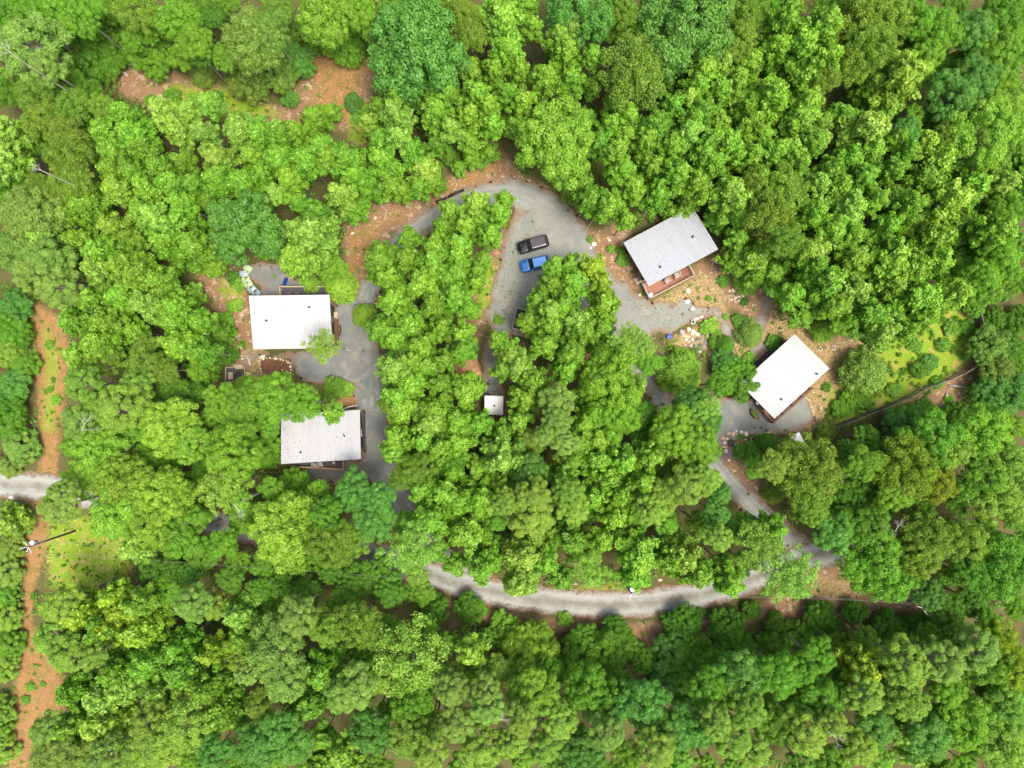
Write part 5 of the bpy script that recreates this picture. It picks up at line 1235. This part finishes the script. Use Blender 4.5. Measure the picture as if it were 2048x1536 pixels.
# ------------------------------------------------------------------ picket fence
def fence(pts_top, label, zt=2.1):
    P_ = [at(x, y, zt) for x, y in pts_top]; o0 = Vector((P_[0].x, P_[0].y, 0)); r = tag(empty('picket_fence', o0), label, 'fence')
    pk = MB().box((0, 0, zt / 2), (.16, .028, zt)).mesh('picket', M_PICKET)
    fj = random.Random(2)
    for a, b in zip(P_[:-1], P_[1:]):
        a = Vector((a.x, a.y, 0)) - o0; b = Vector((b.x, b.y, 0)) - o0; L = (b - a).length; ang = math.atan2(b.y - a.y, b.x - a.x)
        for z_ in (.4, zt - .12): MB().bar(a + Vector((0, 0, z_)), b + Vector((0, 0, z_)), .07, .09).build('rail', M_GREYWOOD, r)
        MB().box((a.x, a.y, zt / 2), (.13, .13, zt + .1)).build('post', M_PICKET, r)
        n = max(1, int(L / .33)); nv = Vector((-math.sin(ang), math.cos(ang), 0)) * .06
        for k in range(n):
            q = a.lerp(b, (k + .5) / n) + nv; link('picket', pk, r, (q.x, q.y, fj.uniform(-.05, .03)), rot=(0, 0, ang + fj.uniform(-.05, .05)))
fence([(1672, 857), (1688, 850), (1712, 841), (1736, 831), (1766, 820), (1796, 808), (1822, 796), (1849, 781), (1878, 769), (1906, 759), (1930, 748), (1950, 737), (1968, 726), (1978, 700), (1974, 668), (1969, 645), (1964, 628), (1956, 612), (1948, 600), (1938, 586), (1925, 566)],
      'long dark picket fence curving through the green slope')

# ------------------------------------------------------------------ utility poles and wires
def pole(px, py, h, label, arms, tcan=True, lean=0):
    t = at(px, py, h); r = tag(empty('utility_pole', (t.x, t.y, 0)), label, 'pole', 'utility poles')
    MB().tube([(0, 0, 0), (0, 0, h)], [.17, .11], 12).build('shaft', M_POLEWOOD, r, True)
    if tcan:
        a = math.radians(arms[0]); c = (math.cos(a) * .42, math.sin(a) * .42, h - 1.5)
        MB().tube([c, (c[0], c[1], h - .65)], .27, 16).build('transformer', M_GREYMETAL if tcan == 1 else M_WHITE, r, True)
        MB().disc((c[0], c[1], h - .65), .29, .05, 16).tube([(c[0], c[1], h - .6), (c[0], c[1], h - .35)], .05, 8).build('transformer_lid', M_WHITE, r)
        MB().bar((0, 0, h - 1.0), (c[0], c[1], h - 1.0), .1, .1).build('bracket', M_GREYMETAL, r)
    for dg, ln in arms[1]:
        a = math.radians(dg); e = Vector((math.cos(a) * ln, math.sin(a) * ln, h - .1))
        MB().bar((0, 0, h - .1), e, .05, .05).build('arm', M_WHITE, r)
        MB().tube([e, e + Vector((0, 0, .28))], [.055, .04], 8).build('insulator', M_WHITE, r)
    return Vector((t.x, t.y, h))
pA = pole(55, 1094, 10.2, 'tall pole with a grey transformer and cross arms over the meadow', (70, [(125, .75), (-60, .9), (-100, .6), (195, 1.0)]))
pB = pole(1263, 1187, 10.0, 'dark pole with a white-topped transformer at the edge of the road bend', (60, [(-105, .7)]), 2)
pC = pole(1847, 1217, 10.0, 'pole among the low trees where the twin wires end', (0, [(100, .7), (-60, .8), (160, .9)]), False)
def wire(a, b, sag, label, rad=.016):
    a, b = Vector(a), Vector(b); m = []
    for k in range(25): t = k / 24; m.append(a.lerp(b, t) - Vector((0, 0, sag * 4 * t * (1 - t))) - a)
    o = MB().tube(m, rad, 4).build('power_line', M_WIRE, None, loc=a); tag(o, label, 'wire', 'overhead wires')
wire(pA + Vector((.7, -.9, -.0)), pB + Vector((-.2, -.6, .1)), 1.4, 'lower overhead wire from the transformer pole to the road-bend pole')
wire(pA + Vector((.5, .3, -1.9)), pB + Vector((0, 0, -1.6)), 1.7, 'upper overhead wire from the transformer pole to the road-bend pole')
wire(pB + Vector((-.2, -.6, .1)), pC + Vector((0, .7, .1)), 1.3, 'upper of the two wires from the road-bend pole to the far pole')
wire(pB + Vector((0, 0, -1.6)), pC + Vector((-.2, .0, -1.6)), 1.6, 'lower of the two wires from the road-bend pole to the far pole')
wire(pA + Vector((-1.25, -.3, .1)), pA + Vector((-30, 19, -.5)), 1.2, 'wire leaving the transformer pole past the pines, lower strand')
wire(pA + Vector((-.5, .8, .1)), pA + Vector((-26, 24, -.5)), 1.0, 'wire leaving the transformer pole past the pines, upper strand')
# ------------------------------------------------------------------ shrubs one can tell apart
SH = [(461, 613, 9, 'bright', 'small bright shrub on the stony slope, farthest up'), (473, 610, 12, 'lime', 'lime-green shrub on the stony slope beside the first cabin'), (448, 643, 18, 'bright', 'wide bright shrub in the middle of the stony slope'),
 (456, 672, 14, 'mid', 'green shrub low on the stony slope'), (458, 712, 20, 'dark', 'dark shrub above the timber fire-pit frame'), (1423, 650, 15, 'lime', 'bright lime garden shrub above the rockery'), (1410, 657, 11, 'bright', 'bright shrub leaning over the rockery stones'),
 (1434, 668, 11, 'bright', 'bright shrub touching the garden path'), (1425, 679, 9, 'yellow', 'yellow flowering shrub at the edge of the rockery'), (1440, 690, 20, 'mid', 'round green shrub between the rockery and the path'), (1490, 650, 16, 'mid', 'dark green arching shrub beside the path fork'),
 (1500, 668, 24, 'grey', 'pale twiggy round shrub between the paths and the tilted roof'), (1476, 640, 12, 'dark', 'long low shrub above the path fork'), (1500, 716, 12, 'bright', 'bright low shrub beside the rail of the tilted cabin'), (1548, 684, 16, 'dark', 'dark shrub hugging the upper corner of the tilted cabin'),
 (1484, 701, 5, 'lime', 'tiny lime shrub on the straw below the path'), (1418, 597, 6, 'bright', 'small bright shrub alone below the red-brown deck corner'), (1448, 562, 12, 'dark', 'dark shrub at the wood edge above the peach rocks'), (1451, 633, 6, 'bright', 'small bright shrub on the straw bank by the path bend'),
 (1490, 604, 8, 'dark', 'dark shrub among the peach rocks'), (490, 549, 8, 'dark', 'green tuft behind the whitish blue chair'), (478, 567, 14, 'bright', 'green shrub behind the row of lawn chairs'), (468, 556, 14, 'dark', 'dark shrub farther behind the row of lawn chairs'),
 (1480, 873, 6, 'dark', 'small dark plant among the big orange rocks'), (1510, 905, 20, 'mid', 'leafy shrub in the shade beyond the orange stone kerb'), (1485, 905, 16, 'dark', 'dark shrub beside the fire ring'), (1536, 886, 18, 'dark', 'dark shrub under the round crown below the cabin pad'),
 (1655, 775, 9, 'dark', 'dark shrub at the outer corner of the tilted roof'), (1861, 725, 17, 'blue', 'bluish shrub in the green slope above the fence'), (1840, 740, 18, 'mid', 'green shrub next to the bluish one above the fence'), (1790, 780, 14, 'bright', 'bright shrub on the slope above the middle of the fence'),
 (1875, 765, 13, 'bright', 'bright shrub growing against the fence'), (1905, 655, 16, 'mid', 'green shrub near the upper end of the fence'), (1935, 655, 16, 'dark', 'dark shrub near the upper bend of the fence'), (1890, 690, 14, 'mid', 'green shrub on the slope near the top of the fence'),
 (1700, 800, 20, 'bright', 'bright low shrub on the meadow beside the grey evergreen'), (1680, 820, 18, 'mid', 'green low shrub above the lower end of the fence'), (1730, 800, 16, 'bright', 'bright low shrub below the grey evergreen'), (1850, 812, 16, 'dark', 'dark shrub just below the fence'),
 (1820, 826, 18, 'mid', 'green shrub below the middle of the fence'), (1770, 690, 12, 'bright', 'bright shrub on the straw patch of the slope'), (1830, 690, 14, 'mid', 'green shrub above the bluish one on the slope'), (1900, 800, 10, 'bright', 'bright small shrub next to the tan stump'),
 (952, 622, 6, 'bright', 'small green shrub on the red litter strip of the island'), (997, 640, 10, 'mid', 'green tuft beside the ribbed platform'), (1221, 498, 8, 'bright', 'small bright shrub above the corner of the silvery roof'), (1180, 478, 7, 'olive', 'olive tuft on the verge facing the black car'),
 (1246, 520, 13, 'mid', 'green shrub along the dark side of the silvery-roofed cabin'), (1240, 500, 8, 'dark', 'dark tuft by the corner of the silvery roof'), (690, 778, 16, 'lime', 'lime shrub spreading over the gravel above the rusty litter'), (668, 773, 20, 'bright', 'bright shrub under the crowns above the leaf-strewn roof'),
 (700, 800, 1, 'lime', ''), (706, 205, 18, 'blue', 'bluish shrub at the edge of the brown clearing near the top'), (720, 235, 16, 'mid', 'green shrub below the bluish one in the top clearing'), (345, 190, 16, 'mid', 'green shrub in the top clearing under the pines'),
 (385, 200, 14, 'bright', 'bright shrub in the middle of the top clearing'), (430, 195, 16, 'dark', 'dark shrub in the top clearing beside the grey-green crown'), (300, 200, 12, 'mid', 'green shrub at the leaf-litter end of the top clearing'), (98, 690, 9, 'bright', 'bright shrub on the red track near its upper end'),
 (110, 800, 10, 'bright', 'bright shrub in the middle of the red track'), (97, 780, 6, 'mid', 'small green shrub in the red track'), (60, 1375, 9, 'bright', 'bright shrub on the lower red track'), (50, 1400, 9, 'mid', 'green shrub on the lower red track beside the pines'),
 (85, 1370, 6, 'bright', 'tiny bright shrub on the lower red track'), (180, 1050, 1, 'mid', ''), (1130, 1240, 15, 'bright', 'bright shrub on the brown bank below the road bend'), (962, 1222, 12, 'bright', 'bright shrub on the bank below the mouth of the drive'),
 (1400, 1228, 12, 'dark', 'dark shrub on the bank right below the road'), (715, 935 - 20, 4, 'dark', 'dark weed at the corner of the orange-railed deck'), (548, 552, 3, 'bright', 'tiny weed in the gravel circle of chairs')]
for i, (x, y, r_, c, lb) in enumerate(SH):
    if r_ < 2: continue
    R = r_ * S0 * 1.1; cm, lm, ch = PROTO['S'][i % 3]; b = at(x, y, R * .5); j = random.Random(i)
    root = tag(empty('shrub', (b.x, b.y, 0), j.uniform(0, 6)), lb, 'shrub', 'shrubs in the open ground')
    cc = np.array(PAL[c]) * j.uniform(.9, 1.1)
    if R > 1.0: cm = PROTO['C'][i % 3][0] if c == 'grey' else PROTO['T' if False else 'B'][i % 6][0] if R > 1.4 else cm
    link('foliage', cm, root, (0, 0, 0), scale=(R, R, R * .8), color=cc)
    link('stem', lm, root, (0, 0, 0), scale=(R, R, R * .6))

# ------------------------------------------------------------------ undergrowth, grass, litter and stones nobody could count
def scatter_leaves(name, pts, col, per, rad, ln, wd, label, cat, zc=.3, mat=None, seed=0, flat=.8):
    C = [(x, y, zc * s) for x, y, s in pts]; R = [rad * s for x, y, s in pts]
    V, Q, ti, ag = leaf_cloud(C, R, per * len(C), ln, wd, seed=seed, zmin=-.2, flat=flat, shell=(.3, 1.1))
    V[:, 2] = np.maximum(V[:, 2], 0.03)
    o = link(name, np_mesh(name, V, Q, mat or M_LEAF, {'tint': ti, 'age_lit': ag}), color=col); tag(o, label, cat, kind='stuff'); return o
def hard(P_):   # distance to what must stay clear: drives, roads, paths, roofs
    s = np.minimum(np.minimum(f_drive(P_)[0], f_road(P_)[0]), f_path(P_)[0])
    for q in ([(498,591),(661,591),(664,697),(508,697)], [(1247,483),(1384,416),(1436,498),(1390,552),(1299,600)], [(1588,669),(1658,737),(1549,846),(1481,768)], [(563,825),(722,820),(722,918),(690,940),(563,935)], [(969,784),(1007,784),(1005,829),(970,829)], [(1030,612),(1075,620),(1068,675),(1018,668)], [(450,730),(503,730),(503,765),(450,765)], [(518,714),(584,718),(584,790),(530,790)]):
        s = np.minimum(s, poly_sdf(P_, g(q)))
    return s
opens = [g(o) for o in OPEN]
def pick(n, x0, x1, y0, y1, seed, inside=None, clear=.5, need_forest=False):
    r = np.random.default_rng(seed); P_ = np.stack([r.uniform(x0, x1, n), r.uniform(y0, y1, n)], -1)
    ok = hard(P_) > clear
    if need_forest:
        for o in opens: ok &= poly_sdf(P_, o) > -.3
    if inside is not None:
        m = np.zeros(n, bool)
        for q in inside: m |= (poly_sdf(P_, g(q)) + wob(P_, .8, .8, seed)) < 0
        ok &= m
    return P_[ok], r
P_, r = pick(5200, -82, 82, -62, 62, 21, clear=.9, need_forest=True)
scatter_leaves('undergrowth', [(x, y, r.uniform(.5, 1.3)) for x, y in P_[:3600]], PAL['mid'], 30, .95, .34, .24, 'dark green undergrowth carpeting the forest floor between the trunks', 'undergrowth', .55, seed=31)
P_, r = pick(46000, -82, 82, -62, 62, 22, inside=Z_GRASS, clear=.3)
P_ = P_[(wob(P_, 1.0, 1.2, 2.2) > -.05) & ((P_[:, 0] > 0) | (r.random(len(P_)) < .7))]
scatter_leaves('weeds', [(x, y, r.uniform(.4, 1.2) * (1.8 if x > 0 and r.random() < .12 else .7 if x < 0 else 1)) for x, y in P_[:3600]], (0.12, 0.27, 0.026), 24, .38, .26, .14, 'low green weeds covering the slope by the fence and the meadow', 'weeds', .15, seed=32)
P_, r = pick(9000, -82, 82, -62, 62, 23, inside=Z_BROWN + Z_RED + Z_STRAW, clear=.25)
scatter_leaves('sparse_weeds', [(x, y, r.uniform(.3, 1.2)) for x, y in P_[:420]], PAL['mid'], 16, .32, .20, .12, 'scattered weeds dotting the leaf litter and straw', 'weeds', .12, seed=33)
# weeds creeping over the drive edge
r = np.random.default_rng(24); Pc = np.stack([r.uniform(-42, 45, 14000), r.uniform(-25, 32, 14000)], -1)
e = f_drive(Pc)[0]; wz = np.zeros(len(Pc), bool)
for q in weedy_z: wz |= poly_sdf(Pc, g(q)) < 0
nz = wob(Pc, 1.0, .9, 4.0) > .25
ok = ((e > -1.1) & (e < .3) & nz & (r.random(len(Pc)) < .28)) | ((e < 0) & wz & nz & (r.random(len(Pc)) < .30))
Pc = Pc[ok][:700]
scatter_leaves('gravel_weeds', [(x, y, r.uniform(.4, 1.1)) for x, y in Pc], PAL['dark'] if False else (0.075, 0.14, 0.025), 12, .26, .15, .08, 'small weeds growing through the gravel along the drive', 'weeds', .07, seed=34)
def litter(name, n, col_mat, inside, size, label, seed, box=(-80, 80, -60, 60), clear=.1):
    P_, r = pick(n, *box, seed, inside=inside, clear=clear); n = len(P_)
    a = r.uniform(0, 2 * PI, n); s = r.uniform(.6, 1.5, n) * size; h = r.uniform(.015, .06, n)
    c, sn = np.cos(a), np.sin(a); V = np.zeros((n, 4, 3))
    for k, (u, v_) in enumerate(((-1, -.35), (.3, -.5), (1, .3), (-.2, .5))):
        V[:, k, 0] = P_[:, 0] + (u * c - v_ * sn) * s; V[:, k, 1] = P_[:, 1] + (u * sn + v_ * c) * s; V[:, k, 2] = h + r.uniform(-.02, .05, n)
    V[..., 2] = np.maximum(V[..., 2], .008)
    o = link(name, np_mesh(name, V.reshape(-1, 3), np.arange(4 * n).reshape(n, 4), col_mat)); tag(o, label, 'leaf litter', kind='stuff')
litter('leaf_litter', 60000, simple('dry_leaf', (.38, .225, .11), .9, .3), Z_BROWN + Z_RED + Z_STRAW, .11, 'dry tan leaves strewn over the banks and clearings', 41)
litter('bleached_leaf_litter', 16000, simple('bleached_leaf', (.48, .40, .31), .9, .3), [Z_BROWN[0], Z_BROWN[2], Z_BROWN[6], Z_BROWN[1]] + Z_STRAW, .09, 'bleached leaves and twigs strewn over the stony banks', 42)
litter('straw', 45000, simple('straw', (.58, .46, .20), .9, .3), Z_STRAW[:3] + [Z_GRASS[0]], .10, 'straw-coloured dead grass on the bank below the deck', 43)
def pebbles(name, n, band, cols, label, seed):
    r = np.random.default_rng(seed); P_ = np.stack([r.uniform(-45, 48, n), r.uniform(-28, 34, n)], -1)
    e = hard(P_); ok = (e > band[0]) & (e < band[1]) & (wob(P_, 1.0, .8, seed) > .42)
    P_ = P_[ok]; m = MB(); rr = random.Random(seed)
    for x, y in P_[:1100]:
        s = rr.uniform(.03, .11); m.box((x, y, s * .3), (s * 2, s * 1.5, s), rr.uniform(0, 3), taper=.6)
    o = m.build(name, simple(name + '_stone', cols, .9, .3)); tag(o, label, 'stones', kind='stuff')
pebbles('loose_stones', 26000, (.15, 2.6), (.62, .55, .45), 'loose pale stones along the verges of the drive', 51)

# dead bare branches seen over some crowns and bare fallen boughs
def bare_branch(px, py, z, ln, ang, label, seed):
    r = random.Random(seed); b = at(px, py, z); m = MB()
    def grow(p, a, l, rad, dep):
        e = p + Vector((math.cos(a) * l, math.sin(a) * l, r.uniform(-.05, .25) * l)); m.tube([p, (p + e) / 2 + Vector((0, 0, .03 * l)), e], [rad, rad * .8, rad * .5], 4, cap=False)
        if dep:
            for s in (-1, 1): grow(p.lerp(e, r.uniform(.5, .9)), a + s * r.uniform(.3, .8), l * r.uniform(.5, .75), rad * .55, dep - 1)
            grow(e, a + r.uniform(-.3, .3), l * .6, rad * .5, dep - 1)
    m.tube([(0, 0, -z * .0), (0, 0, .2)], .06, 5); m.tube([(0, 0, .1), (-math.cos(ang) * .3, -math.sin(ang) * .3, -z + .05)], [.045, .10], 6)
    grow(Vector((0, 0, .1)), ang, ln * .45, .045, 3)
    o = m.build('dead_tree', M_DEADWOOD, None, loc=(b.x, b.y, z)); tag(o, label, 'dead tree', 'bare dead trees')
for k, (x, y, z, l, a, lb) in enumerate([(98, 348, 17.5, 2.4, 2.7, 'bare dead tree poking over the olive crowns above the grey pines'), (38, 118, 20.5, 3.2, 2.5, 'bare grey dead tree over the pines near the top corner'),
    (165, 860, 18.5, 2.6, 1.0, 'bare forked dead tree over the olive pine left of the lime crowns'.replace(' left of ', ' beside ')), (470, 1010, 17, 2.2, -.9, 'bare dead tree sprawling over the pale thin crown'),
    (1790, 1062, 17, 2.2, 1.1, 'bare dead tree over the dark crowns near the lower junction'), (1655, 1462, 16, 2.8, -.6, 'bare dead tree between the bottom pines'),
    (985, 1440, 16, 2.8, .2, 'bare dead tree among the olive pines at the bottom edge')]):
    bare_branch(x, y, z, l, a, lb, k)
print('OBJ', len(bpy.data.objects))
